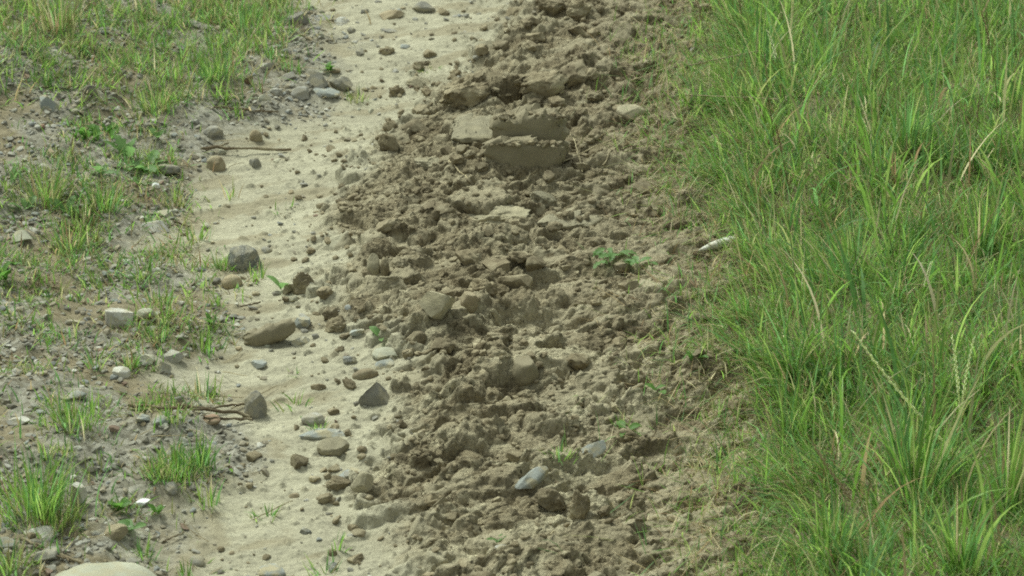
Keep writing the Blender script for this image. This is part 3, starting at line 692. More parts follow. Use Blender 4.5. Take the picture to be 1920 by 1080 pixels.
p = samp(230000, lambda x, y, m, g, v: 0.30 * v * (0.35 + sstep(-.2, .3, fbm(x, y, .3, 3, 310))) + 0.014 * (1 - m) * (1 - g))
pal = np.array([(.25, .24, .195), (.32, .31, .26), (.18, .168, .13), (.28, .25, .18), (.42, .41, .35), (.24, .25, .23), (.26, .19, .14)])
tn = pal[rng.choice(7, len(p), p=[.27, .2, .2, .17, .07, .07, .02])] * rng.uniform(.8, 1.2, (len(p), 1))
mass('gravel', p, 0.0022 + 0.0075 * rng.random(len(p)) ** 2.5, m_, 'grey and tan gravel chips covering the verge', 'gravel', 'angular', .55, 9, tn, .0065)

# ------------------------------------------------------------------ grass
def blades(pos, L, W, azi, lean, droop, tint, S=4, twist=None):
    n = len(pos); t = np.linspace(0, 1, S + 1)
    ang = lean[:, None] + droop[:, None] * t[None] ** 1.4
    ds = (L / S)[:, None]
    hx = np.concatenate([np.zeros((n, 1)), np.cumsum(np.sin((ang[:, 1:] + ang[:, :-1]) / 2) * ds, 1)], 1)
    hz = np.concatenate([np.zeros((n, 1)), np.cumsum(np.cos((ang[:, 1:] + ang[:, :-1]) / 2) * ds, 1)], 1)
    ca, sa = np.cos(azi)[:, None], np.sin(azi)[:, None]
    C = np.stack([pos[:, 0, None] + hx * ca, pos[:, 1, None] + hx * sa, pos[:, 2, None] + hz], -1)
    if twist is None: twist = rng.normal(0, .7, n)
    wa = azi + math.pi / 2 + twist
    wd = np.stack([np.cos(wa), np.sin(wa), np.zeros(n)], -1)[:, None, :]
    prof = np.array([0.6 + 0.4 * min(1, u * 3) if u < .35 else max(0.06, (1 - u) / .65) ** 0.75 for u in t])
    hw = (W / 2)[:, None, None] * prof[None, :, None]
    V = np.stack([C - wd * hw, C + wd * hw], 2).reshape(n, -1, 3)
    q = np.array([[2 * i, 2 * i + 1, 2 * i + 3, 2 * i + 2] for i in range(S)])
    F = (q[None] + (np.arange(n) * 2 * (S + 1))[:, None, None]).reshape(-1, 4)
    tt = np.repeat(tint, 2 * (S + 1), 0)
    return V.reshape(-1, 3), F, tt
GREENS = np.array([(.122, .232, .040), (.160, .276, .054), (.086, .184, .052), (.210, .300, .076), (.128, .245, .084)])
YEL = np.array([(.21, .235, .085), (.25, .245, .12)]); DRY = np.array([(.34, .28, .16), (.26, .20, .105), (.42, .37, .235), (.20, .135, .075)])
def tints(n, pd, py_):
    u = rng.random(n); c = GREENS[rng.integers(0, len(GREENS), n)]
    c = np.where((u < pd + py_)[:, None], YEL[rng.integers(0, 2, n)], c); c = np.where((u < pd)[:, None], DRY[rng.integers(0, 4, n)], c)
    return c * rng.uniform(1.0, 1.7, (n, 1))
class Bl:
    def __init__(s): s.V, s.F, s.T, s.o = [], [], [], 0
    def add(s, r): s.V.append(r[0]); s.F.append(r[1] + s.o); s.T.append(r[2]); s.o += len(r[0])
    def mesh(s, name): return new_mesh(name, np.concatenate(s.V), np.concatenate(s.F), True, np.concatenate(s.T))
SH = at(1345, 480)
def clear(x, y): return ((x - SH[0]) / .085) ** 2 + ((y - SH[1] + .05) / .12) ** 2 > 1       # bare mud round the white shard
def edge_wave(y): return .05 * fbm(y, y * 0 + 1.5, .45, 3, 440) + .035 * fbm(y, y * 0 + 7.5, .14, 2, 450)
def bank(n, f):
    x = rng.uniform(.2, 2.15, n); y = rng.uniform(-1.75, 2.55, n)
    g = sstep(-0.03, 0.12, x - gr_l(y) - .02 - .02 * sstep(.4, 1.0, y) - edge_wave(y) + fbm(x, y, 0.25, 4, 9) * 0.11)
    k = (rng.random(n) < f(x, y, g)) & clear(x, y); x, y, g = x[k], y[k], g[k]
    return np.c_[x, y, hgts(x, y) - .004], g
B = Bl()
# clumps
pc, gc = bank(1750, lambda x, y, g: g ** 1.5)
nc = len(pc); big = sstep(-.25, .45, fbm(pc[:, 0], pc[:, 1], .35, 2, 400)); brown = sstep(.0, .5, fbm(pc[:, 0], pc[:, 1], .5, 2, 410))
caz = rng.normal(math.pi, 1.3, nc); cl = rng.uniform(.06, .11, nc) + .10 * big * rng.random(nc)
per = 30
rep = np.repeat(np.arange(nc), per); n = len(rep)
pos = pc[rep] + np.c_[rng.normal(0, .022, (n, 2)), np.zeros(n)]; pos[:, 2] = hgts(pos[:, 0], pos[:, 1]) - .004
L = cl[rep] * rng.uniform(.45, 1.15, n) * (.5 + .5 * gc[rep])
az_ = np.arctan2(pos[:, 1] - pc[rep, 1], pos[:, 0] - pc[rep, 0]) + rng.normal(0, .7, n); az_ = np.where(rng.random(n) < .55, caz[rep] + rng.normal(0, .35, n), az_)
B.add(blades(pos, L, rng.uniform(.0020, .0052, n) * (1 + .3 * big[rep]), az_, np.abs(rng.normal(.4, .36, n)), np.abs(rng.normal(.8, .6, n)),
             tints(n, .04 + .10 * brown[rep], .10 + .1 * brown[rep]) , 4))
# blades of the edge leaning out over the mud
n = 6500; y = rng.uniform(-1.7, 2.4, n); x = gr_l(y) + .085 + edge_wave(y) + rng.normal(0, .035, n) + .02 * sstep(.4, 1., y); k = clear(x, y) & (fbm(y, y * 0 + 3, .12, 3, 430) + rng.normal(0, .25, n) > -.1); x, y = x[k], y[k]; n = len(x)
B.add(blades(np.c_[x, y, hgts(x, y) - .004], rng.uniform(.05, .15, n), rng.uniform(.002, .0046, n), rng.normal(math.pi + .2, .7, n), np.abs(rng.normal(.55, .3, n)), np.abs(rng.normal(.8, .5, n)), tints(n, .12, .18), 4))
# under-storey and thatch
pu, gu = bank(112000, lambda x, y, g: .52 * g + .07 * sstep(-.16, .05, x - gr_l(y)))
n = len(pu)
B.add(blades(pu, rng.uniform(.03, .115, n), rng.uniform(.002, .0046, n), rng.random(n) * 6.28, np.abs(rng.normal(.65, .42, n)), np.abs(rng.normal(.6, .5, n)), tints(n, .10, .18), 3))
# long arching blades
ps, gs = bank(4200, lambda x, y, g: .6 * (g > .35)); n = len(ps)
B.add(blades(ps, rng.uniform(.08, .22, n), rng.uniform(.0012, .0022, n), rng.random(n) * 6.28, np.abs(rng.normal(.45, .4, n)), np.abs(rng.normal(.5, .4, n)), DRY[rng.integers(0, 3, n)] * rng.uniform(.9, 1.35, (n, 1)), 5))
pl, gl_ = bank(2400, lambda x, y, g: .8 * (g > .8)); n = len(pl)
B.add(blades(pl, rng.uniform(.15, .28, n), rng.uniform(.0045, .009, n), rng.random(n) * 6.28, np.abs(rng.normal(.15, .15, n)), np.abs(rng.normal(.9, .5, n)), tints(n, .08, .15), 7))
tag(add('grass', B.mesh('grass'), M_BLADE), 'tall dense green grass covering the bank beside the mud', 'grass', None, 'stuff')
# flattened straw and sparse short blades where the bank meets the mud
B = Bl()
def fringe(n, c, s_):
    y = rng.uniform(-1.6, 2.4, n); x = gr_l(y) + rng.normal(c, s_, n); return np.c_[x, y, hgts(x, y) + .002]
q = fringe(6500, -.01, .095); n = len(q)
B.add(blades(q, rng.uniform(.02, .09, n), rng.uniform(.0012, .0026, n), rng.normal(.45, .9, n) + np.where(rng.random(n) < .5, math.pi, 0), rng.uniform(1.1, 1.5, n), rng.normal(.15, .2, n), tints(n, .55, .25), 3))
q = fringe(4600, .02, .095); n = len(q)
B.add(blades(q, rng.uniform(.02, .07, n), rng.uniform(.0016, .0032, n), rng.random(n) * 6.28, np.abs(rng.normal(.5, .4, n)), np.abs(rng.normal(.5, .4, n)), tints(n, .2, .15), 3))
tag(add('grass_litter', B.mesh('grass_litter'), M_BLADE), 'flattened straw and thin blades along the edge between grass and mud', 'dry grass', None, 'stuff')

# verge: patches where the photograph shows growth, (px, py, rx, ry, density)
PATCH = [(150,50,360,120,1.0),(430,40,130,80,1.),(340,110,160,70,1.),(60,130,120,70,.8),(240,170,160,60,.8),(400,185,80,40,.6),(210,250,110,45,.7),(270,300,90,50,.8),(180,380,170,100,1.),(60,360,80,70,.8),(230,480,130,70,.9),(90,500,130,80,1.),(60,610,110,70,.6),(300,620,130,60,.7),(250,650,90,50,.6),(140,780,90,50,.6),(330,760,90,30,.5),(470,150,50,40,.3),(390,520,80,50,.5),(330,880,110,40,.6),(80,950,110,80,.6),(240,960,90,40,.5),(60,720,90,40,.35),(40,1060,70,40,.6)]
def verge_pts(n):
    x = rng.uniform(-1.9, .1, n); y = rng.uniform(-1.5, 2.45, n); z = hgts(x, y)
    d = np.c_[x, y, z] - CAM; f = d @ np.array([0, cp, -sp]); u = d[:, 0] / f * FPX + 960; v = 540 - (d @ np.array([0, sp, cp])) / f * FPX
    den = np.full(n, .07) * (u < 400)
    for px, py, rx, ry, dd in PATCH:
        den = np.maximum(den, dd * np.exp(-(((u - px) / rx) ** 2 + ((v - py) / ry) ** 2) ** 2))
    den = np.maximum(den, .8 * (v < -5) * (u < 520)) ; den = np.maximum(den, .45 * (u < -10))
    den *= .25 + .9 * sstep(-.15, .3, fbm(x, y, .1, 3, 500))
    k = rng.random(n) < den
    return np.c_[x, y, z - .003][k], v[k]
B = Bl()
q, qv = verge_pts(130000); n = len(q)
B.add(blades(q, rng.uniform(.015, .05, n) * np.where(qv < 210, 1.6, 1.), rng.uniform(.0022, .0046, n), rng.random(n) * 6.28, np.abs(rng.normal(.6, .4, n)), np.abs(rng.normal(.6, .45, n)), tints(n, .13, .24), 3))
q, qv = verge_pts(70000); n = len(q)
B.add(blades(q, rng.uniform(.02, .055, n), rng.uniform(.0014, .003, n), rng.random(n) * 6.28, rng.uniform(1.0, 1.45, n), rng.normal(.15, .2, n), DRY[rng.integers(0, 4, n)] * rng.uniform(.7, 1.1, (n, 1)), 2))
tag(add('verge_grass', B.mesh('verge_grass'), M_BLADE), 'short patchy yellow green grass growing over the gravel verge', 'grass', None, 'stuff')

# tufts one can tell apart
def tuft_mesh(n, L, spread, dry, yel, w=(.002, .0042), lean=.25):
    p_ = np.c_[rng.normal(0, spread, (n, 2)), np.full(n, -.004)]
    az_ = np.arctan2(p_[:, 1], p_[:, 0]) + rng.normal(0, .6, n)
    b_ = Bl(); b_.add(blades(p_, L * rng.uniform(.45, 1.1, n), rng.uniform(*w, n), az_, np.abs(rng.normal(lean, .2, n)), np.abs(rng.normal(.4, .35, n)), tints(n, dry, yel), 4))
    me = b_.mesh('tuft_shape'); me.materials.append(M_BLADE); return me
def tuft(px, py, wpx, hpx, label, n=60, dry=.08, yel=.2, group=None, lean=.22):
    g = at(px, py); m = ppm(g)
    o = add('grass_tuft', tuft_mesh(n, hpx / m / cp, wpx / m * .20, dry, yel, lean=lean)); o.location = g
    tag(o, label, 'grass tuft', group); return o
tuft(65, 965, 150, 125, 'big dark green tuft with long blades at lower left', 190, .03, .1)
tuft(110, 985, 110, 55, 'yellow green lower fringe tuft before the big dark tuft', 90, .1, .5)
tuft(140, 800, 120, 70, 'fresh green tuft alone on the left gravel', 110, .03, .25)
tuft(330, 885, 130, 50, 'wide green tuft on bare soil behind lower sand', 150, .03, .2)
tuft(375, 880, 60, 70, 'taller right end tuft beside the wide green tuft', 70, .03, .2)
tuft(290, 895, 80, 40, 'low left end tuft below the round pinkish pebble', 70, .05, .3)
tuft(400, 148, 90, 55, 'bright green dense tuft at the upper verge edge', 140, .0, .1)
tuft(85, 385, 90, 90, 'long yellowish tuft at the left edge below gravel', 120, .12, .45)
tuft(110, 60, 80, 90, 'tall dry tinged tuft in the upper left corner', 110, .25, .4)
tuft(300, 205, 90, 50, 'mid green tuft hanging over soil above dandelion leaves', 120, .05, .3)
tuft(195, 395, 70, 70, 'dense green tuft in the middle left weeds', 110, .03, .2)
tuft(130, 470, 80, 60, 'loose green tuft left of the whitish verge stone', 70, .05, .3)
tuft(210, 510, 70, 45, 'thin spreading green tuft on the bare verge soil', 40, .05, .2, lean=.6)
tuft(270, 520, 80, 50, 'green tuft right of the thin spreading tuft', 50, .05, .2, lean=.6)
tuft(380, 660, 60, 60, 'sparse upright tuft left of the long mud slab', 40, .02, .2)
tuft(300, 640, 50, 50, 'small green tuft above the white squarish stone', 40, .02, .2)
tuft(245, 690, 40, 40, 'low tuft among the pale verge stones', 40, .1, .3)
tuft(555, 765, 60, 34, 'small splayed tuft on sand right of the upright stone', 22, .0, .2, lean=.7)
tuft(555, 705, 30, 26, 'tiny sprig on the bright sand left of tan pebble', 7, .0, .1, lean=.5)
tuft(630, 1030, 50, 60, 'thin four bladed sprig on the lower sand', 9, .0, .1, lean=.45)
tuft(610, 1085, 70, 50, 'splayed sprig at the bottom edge of the sand', 16, .0, .1, lean=.6)
tuft(268, 1045, 44, 45, 'dark green sprig above the pale boulder', 26, .0, .1, lean=.5)
tuft(350, 1085, 40, 34, 'green sprig right of the pale boulder', 20, .0, .3)
tuft(505, 970, 40, 34, 'small sprig with a straw on the lower bare sand', 14, .0, .2, lean=.5)
tuft(480, 972, 24, 24, 'tiny sprig left of the sprig with a straw', 8, .0, .2, lean=.5)
tuft(530, 395, 40, 34, 'faint thin sprig on the middle sand', 8, .0, .1, lean=.4)
tuft(430, 372, 36, 44, 'dry sprig at the upper middle sand edge', 10, .3, .3)
tuft(412, 505, 44, 40, 'leafy tuft on left side of the dark granite stone', 40, .0, .25)
tuft(485, 525, 30, 40, 'thin tuft on right side of the dark granite stone', 16, .0, .2)
tuft(408, 572, 36, 30, 'blue green little tuft below the tan cobble', 20, .0, .1)
tuft(600, 806, 40, 30, 'dark little sprig before the bluish white stone', 16, .0, .1)
tuft(667, 188, 44, 30, 'bright lime tuft right of the upper stone row', 36, .0, .6)
tuft(800, 130, 44, 16, 'faint green tuft lying on the upper sand', 22, .0, .3, lean=.9)
tuft(1050, 862, 60, 40, 'green tuft above the longest slanting slate shard', 24, .0, .1, lean=.5)
tuft(1165, 800, 50, 30, 'small dark tuft in the right hand mud', 20, .1, .1)
tuft(325, 790, 50, 44, 'green tuft growing from the root bundle', 40, .0, .2)
tuft(90, 855, 50, 50, 'thin pale tuft on gravel above the big dark tuft', 24, .1, .4)
tuft(185, 890, 50, 45, 'small broad bladed tuft on the bare lower soil', 22, .0, .3, lean=.5)
tuft(20, 1075, 80, 80, 'yellow green tuft in the lower left corner', 60, .1, .4)
tuft(180, 690, 40, 60, 'slender tuft on the pale left gravel', 22, .0, .3)
tuft(120, 850, 40, 40, 'short tuft below the fresh gravel tuft', 18, .05, .3)
tuft(470, 60, 110, 60, 'leaning yellow green tuft at the top verge edge', 100, .1, .4)
tuft(430, 30, 90, 60, 'tall green tuft near the top edge left of sand', 100, .05, .3)
tuft(520, 15, 60, 40, 'short tuft by the straw at the top edge', 50, .15, .4)
# tall clumps that stand out of the bank
for px, py, w, h, lb, n in [(1720,960,90,290,'tallest broad bladed clump in the lower right grass',70),(1690,900,70,230,'broad bladed clump left of the tallest clump',50),(1480,830,80,150,'bright clump at the lower grass edge',60),(1890,950,80,260,'tall clump at lower right edge of the bank',50),(1420,130,50,130,'broad bright blades at the top of the bank edge',26),(1480,720,70,150,'upright clump behind the lower grass edge',50),(1840,480,80,160,'fresh broad clump high on the right bank',50),(1700,300,90,150,'dense clump in the upper middle of the bank',70),(1600,520,80,110,'round clump in the middle of the bank',70),(1560,1060,90,140,'dense clump at the bottom of the bank',70),(1800,1080,90,190,'tall clump at the bottom right of the bank',60),(1380,60,60,120,'dark upright clump at the top left of the bank',50)]:
    g = at(px, py); m = ppm(g)
    me = tuft_mesh(n, h / m / cp * 1.02, w / m * .16, .03, .12, (.003, .0064), .16); o = add('grass_clump', me); o.location = g; tag(o, lb, 'grass clump')
# small anonymous tufts
tv = [tuft_mesh(26, .045, .010, .1, .3) for _ in range(4)] + [tuft_mesh(18, .03, .014, .12, .35, lean=.5) for _ in range(4)]
q, qv = verge_pts(2600)
for x, y, z in q[:150]:
    o = add('grass_tuft', random.choice(tv)); o.location = (x, y, z); s_ = random.uniform(.7, 1.35); o.scale = (s_, s_, s_ * random.uniform(.8, 1.2)); o.rotation_euler = (0, 0, random.uniform(0, 6.28))
    tag(o, 'little tuft of yellow green grass on the gravel verge', 'grass tuft', 'little tufts on the verge')

# ---- broad-leaved weeds: an Empty with one child per leaf
def leaf_mesh(lobed, seed):
    r = random.Random(seed); V = []; F = []
    n = 9
    for i in range(n + 1):
        t = i / n; w = .5 * math.sin(math.pi * min(1, t * .9 + .07)) ** .8 * (.32 + .3 * t)
        if lobed: w *= 1 - .45 * (i % 2)
        if i == n: w = .004
        z = .35 * t - .42 * t * t + r.uniform(-.012, .012); cz = .22 * w
        V += [(-w, t, z + cz), (-w * .5, t, z + cz * .3), (0, t, z - .01), (w * .5, t, z + cz * .3), (w, t, z + cz)]
    for i in range(n):
        for j in range(4): F.append((i * 5 + j, i * 5 + j + 1, i * 5 + j + 6, i * 5 + j + 5))
    return new_mesh('leaf_shape', np.array(V), np.array(F), True)
LV = [leaf_mesh(False, 1), leaf_mesh(False, 2), leaf_mesh(True, 3), leaf_mesh(True, 4)]
for k, me in enumerate(LV): me.materials.append(M_LEAF)
def weed(px, py, n, lpx, label, lob=False, mat=None, elev=(.1, .8), spread=.5, cat='weed'):
    g = at(px, py); m = ppm(g)
    t = bpy.data.objects.new('weed', None); col.objects.link(t); t.location = (g[0], g[1], g[2] + (.014 if g[0] > .1 else .004)); t.empty_display_size = .02
    tag(t, label, cat)
    a0 = random.random() * 6.28
    for i in range(n):
        o = add('leaf', LV[random.randrange(2) + (2 if lob else 0)], None, t); L_ = lpx / m * random.uniform(.65, 1.15)
        o.scale = (L_ * random.uniform(.8, 1.2), L_, L_); o.rotation_euler = (random.uniform(*elev), random.uniform(-.3, .3), a0 + i * 2.4)
        rr = random.uniform(0, spread) * lpx / m; aa = random.random() * 6.28; o.location = (rr * math.cos(aa), rr * math.sin(aa), 0)
        if mat is not None: o.material_slots[0].link = 'OBJECT'; o.material_slots[0].material = mat
    return t
weed(165, 262, 12, 30, 'leafy green weed clump on gravel below the grass', spread=.9, elev=(.5, 1.2))
weed(200, 258, 12, 30, 'leafy weed right half of the gravel clump', spread=.9, elev=(.5, 1.2))
weed(240, 300, 4, 62, 'dandelion with two long upright leaves', True, M_LEAF2, (.6, 1.3), .15)
weed(275, 320, 7, 52, 'dandelion rosette with flat pale leaves near flat grey stone', True, M_LEAF2, (.05, .5), .2)
weed(296, 262, 3, 30, 'single pale leaved seedling above the dandelion', False, M_LEAF2, (.5, 1.1), .1)
weed(190, 330, 5, 40, 'small pale leaved weed left of the dandelion rosette', True, M_LEAF2, (.2, .9), .3)
weed(130, 400, 4, 36, 'pale broad leaved weed in the middle left grass', False, M_LEAF2, (.2, .9), .3)
weed(45, 395, 4, 32, 'pale leaved weed at the foot of the yellowish tuft', False, M_LEAF2, (.2, .9), .3)
weed(10, 530, 6, 46, 'dark broad leaves cut by the left picture edge', False, None, (.3, 1.1), .3)
weed(25, 345, 4, 34, 'yellow green weed at the left edge on gravel', False, M_LEAF2, (.5, 1.2), .2)
weed(1140, 492, 14, 32, 'bright broad leaved weed pressed into the mud', True, M_LEAF2, (-.1, .35), 1.0)
weed(1195, 505, 7, 28, 'green leaved weed right of the pressed one in mud', False, M_LEAF2, (-.1, .3), .8)
weed(935, 1020, 2, 32, 'single round green leaf lying on the lower mud', False, M_LEAF2, (.1, .4), .1, 'leaf')
weed(716, 636, 2, 34, 'fresh pair of leaves on sand near the mud fringe', False, M_LEAF2, (.2, .7), .1, 'seedling')
weed(528, 545, 2, 46, 'yellowish leaf leaning against the upright clod', False, M_LEAF2, (.5, .9), .1, 'leaf')
weed(620, 134, 6, 28, 'green leafed weed behind the upper stone row', False, None, (.2, .9), .4)
weed(225, 960, 5, 30, 'small leafy weed left of the white plastic scrap', False, None, (.4, 1.1), .3)
weed(295, 965, 5, 26, 'small leafy weed right of the white plastic scrap', False, None, (.4, 1.1), .3)
weed(250, 995, 4, 36, 'flat pale weed above the tan wedge stone', False, M_LEAF2, (.1, .6), .2)
weed(1300, 690, 3, 30, 'bit of green weed at the mud edge', False, None, (.2, .8), .3)
weed(1230, 745, 3, 22, 'lone green leaf pair in the right hand mud', False, None, (.1, .6), .3, 'seedling')
weed(1175, 820, 3, 30, 'dull green leaves above the pale blue slate', False, None, (.1, .6), .3)

q, qv = verge_pts(3000)
for x, y, z in q[:34]:
    t = bpy.data.objects.new('weed', None); col.objects.link(t); t.location = (x, y, z + .003); t.empty_display_size = .02
    tag(t, 'small leafy weed growing on the gravelly verge', 'weed', 'small leafy weeds on the verge')
    for i in range(random.randint(3, 5)):
        o = add('leaf', random.choice(LV[:2]), None, t); L_ = random.uniform(.014, .03); o.scale = (L_ * .9, L_, L_); o.rotation_euler = (random.uniform(.2, 1.0), random.uniform(-.3, .3), i * 2.4 + random.random())
        if random.random() < .5: o.material_slots[0].link = 'OBJECT'; o.material_slots[0].material = M_LEAF2
# ---- seed stalks: an Empty with stem and seed head
def curve_pts(a, b, bow, n=10):
    a, b = np.array(a), np.array(b); side = np.array([1.0, 0.0, 0.0]) * bow + np.array([0, 0, abs(bow) * .4])
    return [a + (b - a) * t + side * (4 * t * (1 - t)) for t in np.linspace(0, 1, n)]
def seed_head_mesh(path, w, dense=14):
    P_ = [Vector(p) for p in path]; V, F = [], []
    for i in range(dense):                                # thin chaffy spikelets, left and right by turns, each two crossed scales
        t = i / (dense - 1); f = t * (len(P_) - 1); k = min(int(f), len(P_) - 2); p = P_[k].lerp(P_[k + 1], f - k); d = (P_[k + 1] - P_[k]).normalized()
        sd_ = d.cross(Vector((0.15, -.9, .3))).normalized() * (1 if i % 2 else -1)
        ax = (d + sd_ * .2).normalized(); L_ = w * 3.0 * (1 - .4 * t); c = p + sd_ * w * .12
        for u in (sd_, (ax.cross(sd_)).normalized()):
            h = u * w * .36 * (1 - .35 * t); o = len(V)
            V += [q[:] for q in (c, c + ax * L_ * .4 - h, c + ax * L_, c + ax * L_ * .4 + h)]; F.append((o, o + 1, o + 2, o + 3))
    return new_mesh('seed_head_shape', np.array(V), np.array(F), True)
def stalk(base, tip, bow, headfrac, label, sm=M_STEM, hm=M_SEED, w=.0045, group=None, rad=.0011):
    t = bpy.data.objects.new('grass_stalk', None); col.objects.link(t); t.location = base; t.empty_display_size = .02
    tag(t, label, 'grass stalk', group)
    pts = [p - np.array(base) for p in curve_pts(base, tip, bow, 14)]
    V, F = tube(pts, np.linspace(rad * 1.2, rad * .6, 14), 5); add('stem', new_mesh('stem_shape', V, F, True), sm, t)
    if headfrac > 0:
        k = int(13 * (1 - headfrac)); add('seed_head', seed_head_mesh(pts[k:], w, max(6, int(18 * headfrac / .4))), hm, t)
    return t
def stalk_px(bx, by, tx, ty, bow, hf, label, near=0.0, **kw):
    b_ = at(bx, by); tp = at_depth(tx, ty, b_[1] + near); return stalk(b_, tp, bow, hf, label, **kw)
stalk_px(1830, 890, 1600, 622, -.015, .62, 'long pale seed stalk leaning left across the lower grass', -.12, w=.0048, rad=.0020, sm=M_SEED)
stalk_px(1800, 830, 1785, 632, .004, .5, 'left arm of the pale forked pair of seed stalks', -.06, w=.0042, rad=.0016, sm=M_SEED)
stalk_px(1797, 830, 1826, 635, -.004, .5, 'right arm of the pale forked pair of seed stalks', -.06, w=.0042, rad=.0016, sm=M_SEED)
stalk_px(1960, 625, 1842, 615, .0, .7, 'short pale seed head lying level at the right edge', 0, w=.006, sm=M_SEED)
stalk_px(1960, 808, 1842, 800, .004, .0, 'brown straw stem lying level at the right edge', 0, sm=M_STRAW, rad=.002)
stalk_px(1660, 1010, 1525, 832, -.01, .55, 'brown ripe seed stalk leaning left in lower grass', 0, sm=M_STRAW, hm=M_SEEDB, w=.005)
stalk_px(1600, 925, 1655, 820, .0, .0, 'dry broken stem beside the brown ripe stalk', 0, sm=M_STRAW)
stalk_px(1720, 590, 1745, 495, .0, .45, 'small pale seed head in the middle of the bank', 0, w=.005)
stalk_px(1620, 330, 1552, 294, .0, .6, 'tan feathery seed head tilted in upper grass', 0, sm=M_STRAW, hm=M_SEEDB, w=.006)
stalk_px(1535, 700, 1478, 400, -.01, .0, 'long thin dark stem rising through the middle grass', 0)
stalk_px(1620, 600, 1590, 370, .0, .0, 'thin dark green stem right of the long dark stem', 0)
stalk_px(1335, 130, 1308, 0, .0, .25, 'thin dark stalk at the top grass edge', 0, hm=M_SEEDB)
stalk_px(1400, 120, 1385, -10, .0, .2, 'second thin stalk right of the top edge stalk', 0, hm=M_SEEDB)
stalk_px(1475, 230, 1440, 60, .008, .3, 'pale nodding seed stalk at the upper bank edge', 0, w=.005)
stalk_px(1640, 140, 1380, 135, .03, .3, 'long bent pale blade stalk arching over upper bank edge', 0, w=.004)
stalk_px(1900, 960, 1815, 850, .0, .0, 'yellow green stem crossing the lower right grass', 0)
stalk_px(1870, 240, 1840, 20, .01, .3, 'ripe brown stalk in the upper right corner', 0, sm=M_BROWNSTEM, hm=M_SEEDB)
stalk_px(1490, 400, 1455, 235, .0, .3, 'reddish brown stalk left of the tan feathery head', 0, sm=M_BROWNSTEM, hm=M_SEEDB)
# alike thin ripe stalks further up the bank
proto = []
for k in range(4):
    h_ = random.uniform(.2, .27); tp = (random.uniform(-.05, .05), random.uniform(-.03, .03), h_)
    V, F = tube(curve_pts((0, 0, 0), tp, random.uniform(-.02, .02), 9), np.linspace(.0011, .0006, 9), 4); sm_ = new_mesh('stem_shape', V, F, True); sm_.materials.append(M_BROWNSTEM if k % 2 else M_STEM)
    hd = seed_head_mesh(curve_pts((0, 0, 0), tp, 0, 9)[6:], .0035, 10); hd.materials.append(M_SEEDB)
    proto.append((sm_, hd))
q, g_ = bank(400, lambda x, y, g: (g > .7) * (.15 + .5 * sstep(.0, .5, fbm(x, y, .5, 2, 410)) + .3 * (y > 1.0)))
for x, y, z in q[:70]:
    t = bpy.data.objects.new('grass_stalk', None); col.objects.link(t); t.location = (x, y, z); t.rotation_euler = (random.uniform(-.25, .15), random.uniform(-.2, .2), random.uniform(0, 6.28)); t.empty_display_size = .02
    tag(t, 'thin ripe grass stalk standing among the bank grass', 'grass stalk', 'thin ripe stalks in the bank')
    s_, h_ = random.choice(proto); add('stem', s_, None, t); add('seed_head', h_, None, t)

# ---- straws and twigs
def straw_px(p0, p1, label, mat=M_STRAW, r=.0017, lift=(.006, .006), bow=.0, name='straw', cat='straw'):
    a_, b_ = at(*p0), at(*p1); a_[2] += lift[0]; b_[2] += lift[1]
    pts = [a_ + (b_ - a_) * t + np.array([0, 0, bow * 4 * t * (1 - t)]) for t in np.linspace(0, 1, 12)]
    for p_ in pts: p_[2] = max(p_[2], hgt(p_[0], p_[1]) + r)
    jit = [p_ + np.array([random.gauss(0, r * .6), random.gauss(0, r * .6), abs(random.gauss(0, r * .4))]) for p_ in pts]
    path_obj(name, jit, [r * random.uniform(.7, 1.1) for _ in pts], mat, label, cat)
straw_px((985, 338), (1160, 278), 'long straw lying across front of the stepped tyre blocks', lift=(.01, .03))
straw_px((1075, 280), (1092, 330), 'short bent straw crossing the long tyre block straw', lift=(.03, .01))
straw_px((1130, 320), (1172, 272), 'thin straw right of the tyre block straw', lift=(.01, .02))
straw_px((840, 305), (878, 345), 'short pale straw below left of tyre blocks')
straw_px((1170, 385), (1330, 325), 'long pale straw at edge of mud and middle grass', lift=(.01, .03))
straw_px((1180, 165), (1255, 140), 'pale straw in upper mud by the grass', lift=(.01, .02))
straw_px((1255, 690), (1340, 660), 'pale knobbly straw at edge of lower grass', r=.0028)
straw_px((1285, 200), (1460, 230), 'long pale straw arching out of the upper bank edge', lift=(.03, .06))
straw_px((1290, 158), (1420, 138), 'pale straw above the long arching one', lift=(.05, .06))
straw_px((1280, 345), (1400, 305), 'straw lying in flattened grass at the upper edge', lift=(.01, .03))
straw_px((490, 45), (575, 72), 'upper pale straw at the top verge edge')
straw_px((480, 58), (550, 60), 'lower pale straw at the top verge edge')
straw_px((435, 772), (520, 728), 'thin straw right of the upright grey stone', r=.0013)
straw_px((1030, 1010), (1040, 1000), 'tiny straw bit at the lower mud')
straw_px((475, 980), (548, 944), 'straw with the small sprig on lower sand', r=.0013)
straw_px((305, 1022), (345, 1004), 'short twig on bare lower soil', M_TWIG, .002, name='twig', cat='twig')
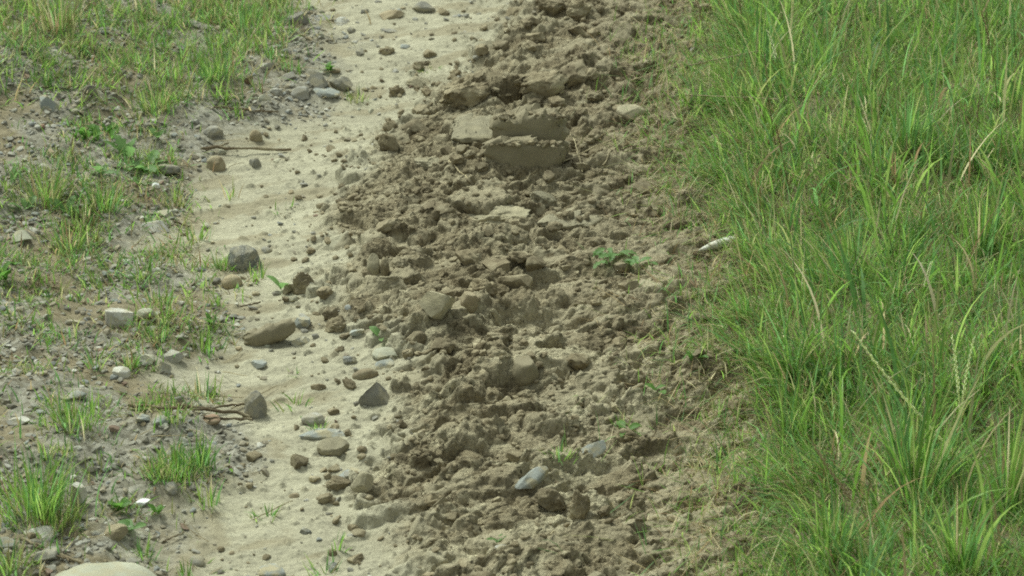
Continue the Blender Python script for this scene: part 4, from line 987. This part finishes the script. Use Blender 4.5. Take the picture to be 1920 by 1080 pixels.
straw_px((40, 1015), (150, 1062), 'upper of two long twigs lower left', M_TWIG, .0028, name='twig', cat='twig')
straw_px((65, 1030), (130, 1058), 'lower of two long twigs lower left', M_TWIG, .0022, name='twig', cat='twig')
straw_px((330, 765), (470, 785), 'thickest dark root in the root bundle', M_TWIG, .0045, name='root', cat='root')
straw_px((240, 765), (335, 772), 'left dark root running to the green root tuft', M_TWIG, .0035, name='root', cat='root')
straw_px((360, 775), (465, 762), 'thin root over the thickest root', M_TWIG, .003, name='root', cat='root')
straw_px((380, 790), (470, 792), 'pale lower root beside the brick chip', M_TWIG, .003, name='root', cat='root')
straw_px((375, 282), (545, 286), 'dark root lying across the upper sand edge', M_TWIG, .004, name='root', cat='root')
straw_px((385, 288), (430, 272), 'short dark root crossing the upper sand root', M_TWIG, .0025, name='root', cat='root')
straw_px((400, 205), (520, 215), 'dry root in the debris below upper stones', M_TWIG, .003, name='root', cat='root')
straw_px((450, 580), (490, 572), 'small twig on sand above the long mud slab', M_TWIG, .002, name='twig', cat='twig')
straw_px((325, 418), (355, 430), 'stubby twig beside the whitish middle verge stone', M_TWIG, .0028, name='twig', cat='twig')
sm = []
for k in range(5):
    L_ = random.uniform(.03, .07); V, F = tube([(t * L_, .12 * L_ * math.sin(3 * t + k), .002 + .1 * L_ * t * (1 - t)) for t in np.linspace(0, 1, 7)], np.linspace(.0011, .0007, 7), 4)
    me = new_mesh('straw_shape', V, F, True); me.materials.append(M_STRAW); sm.append(me)
for k in range(110):
    y = random.uniform(-1.4, 2.2)
    if k < 55: x = gr_l(y) - abs(random.gauss(0, .12)) + .03; lb, gp = 'thin pale straw lying in mud near the grass', 'loose straws on the mud'
    else: x = sand_l(y) - abs(random.gauss(0, .22)) + .05; lb, gp = 'thin pale straw lying on the gravel verge', 'loose straws on the verge'
    o = add('straw', random.choice(sm)); o.location = (x, y, hgt(x, y) + .005); o.rotation_euler = (random.uniform(-.1, .1), random.uniform(-.2, .2), random.gauss(.3, .8)); tag(o, lb, 'straw', gp)
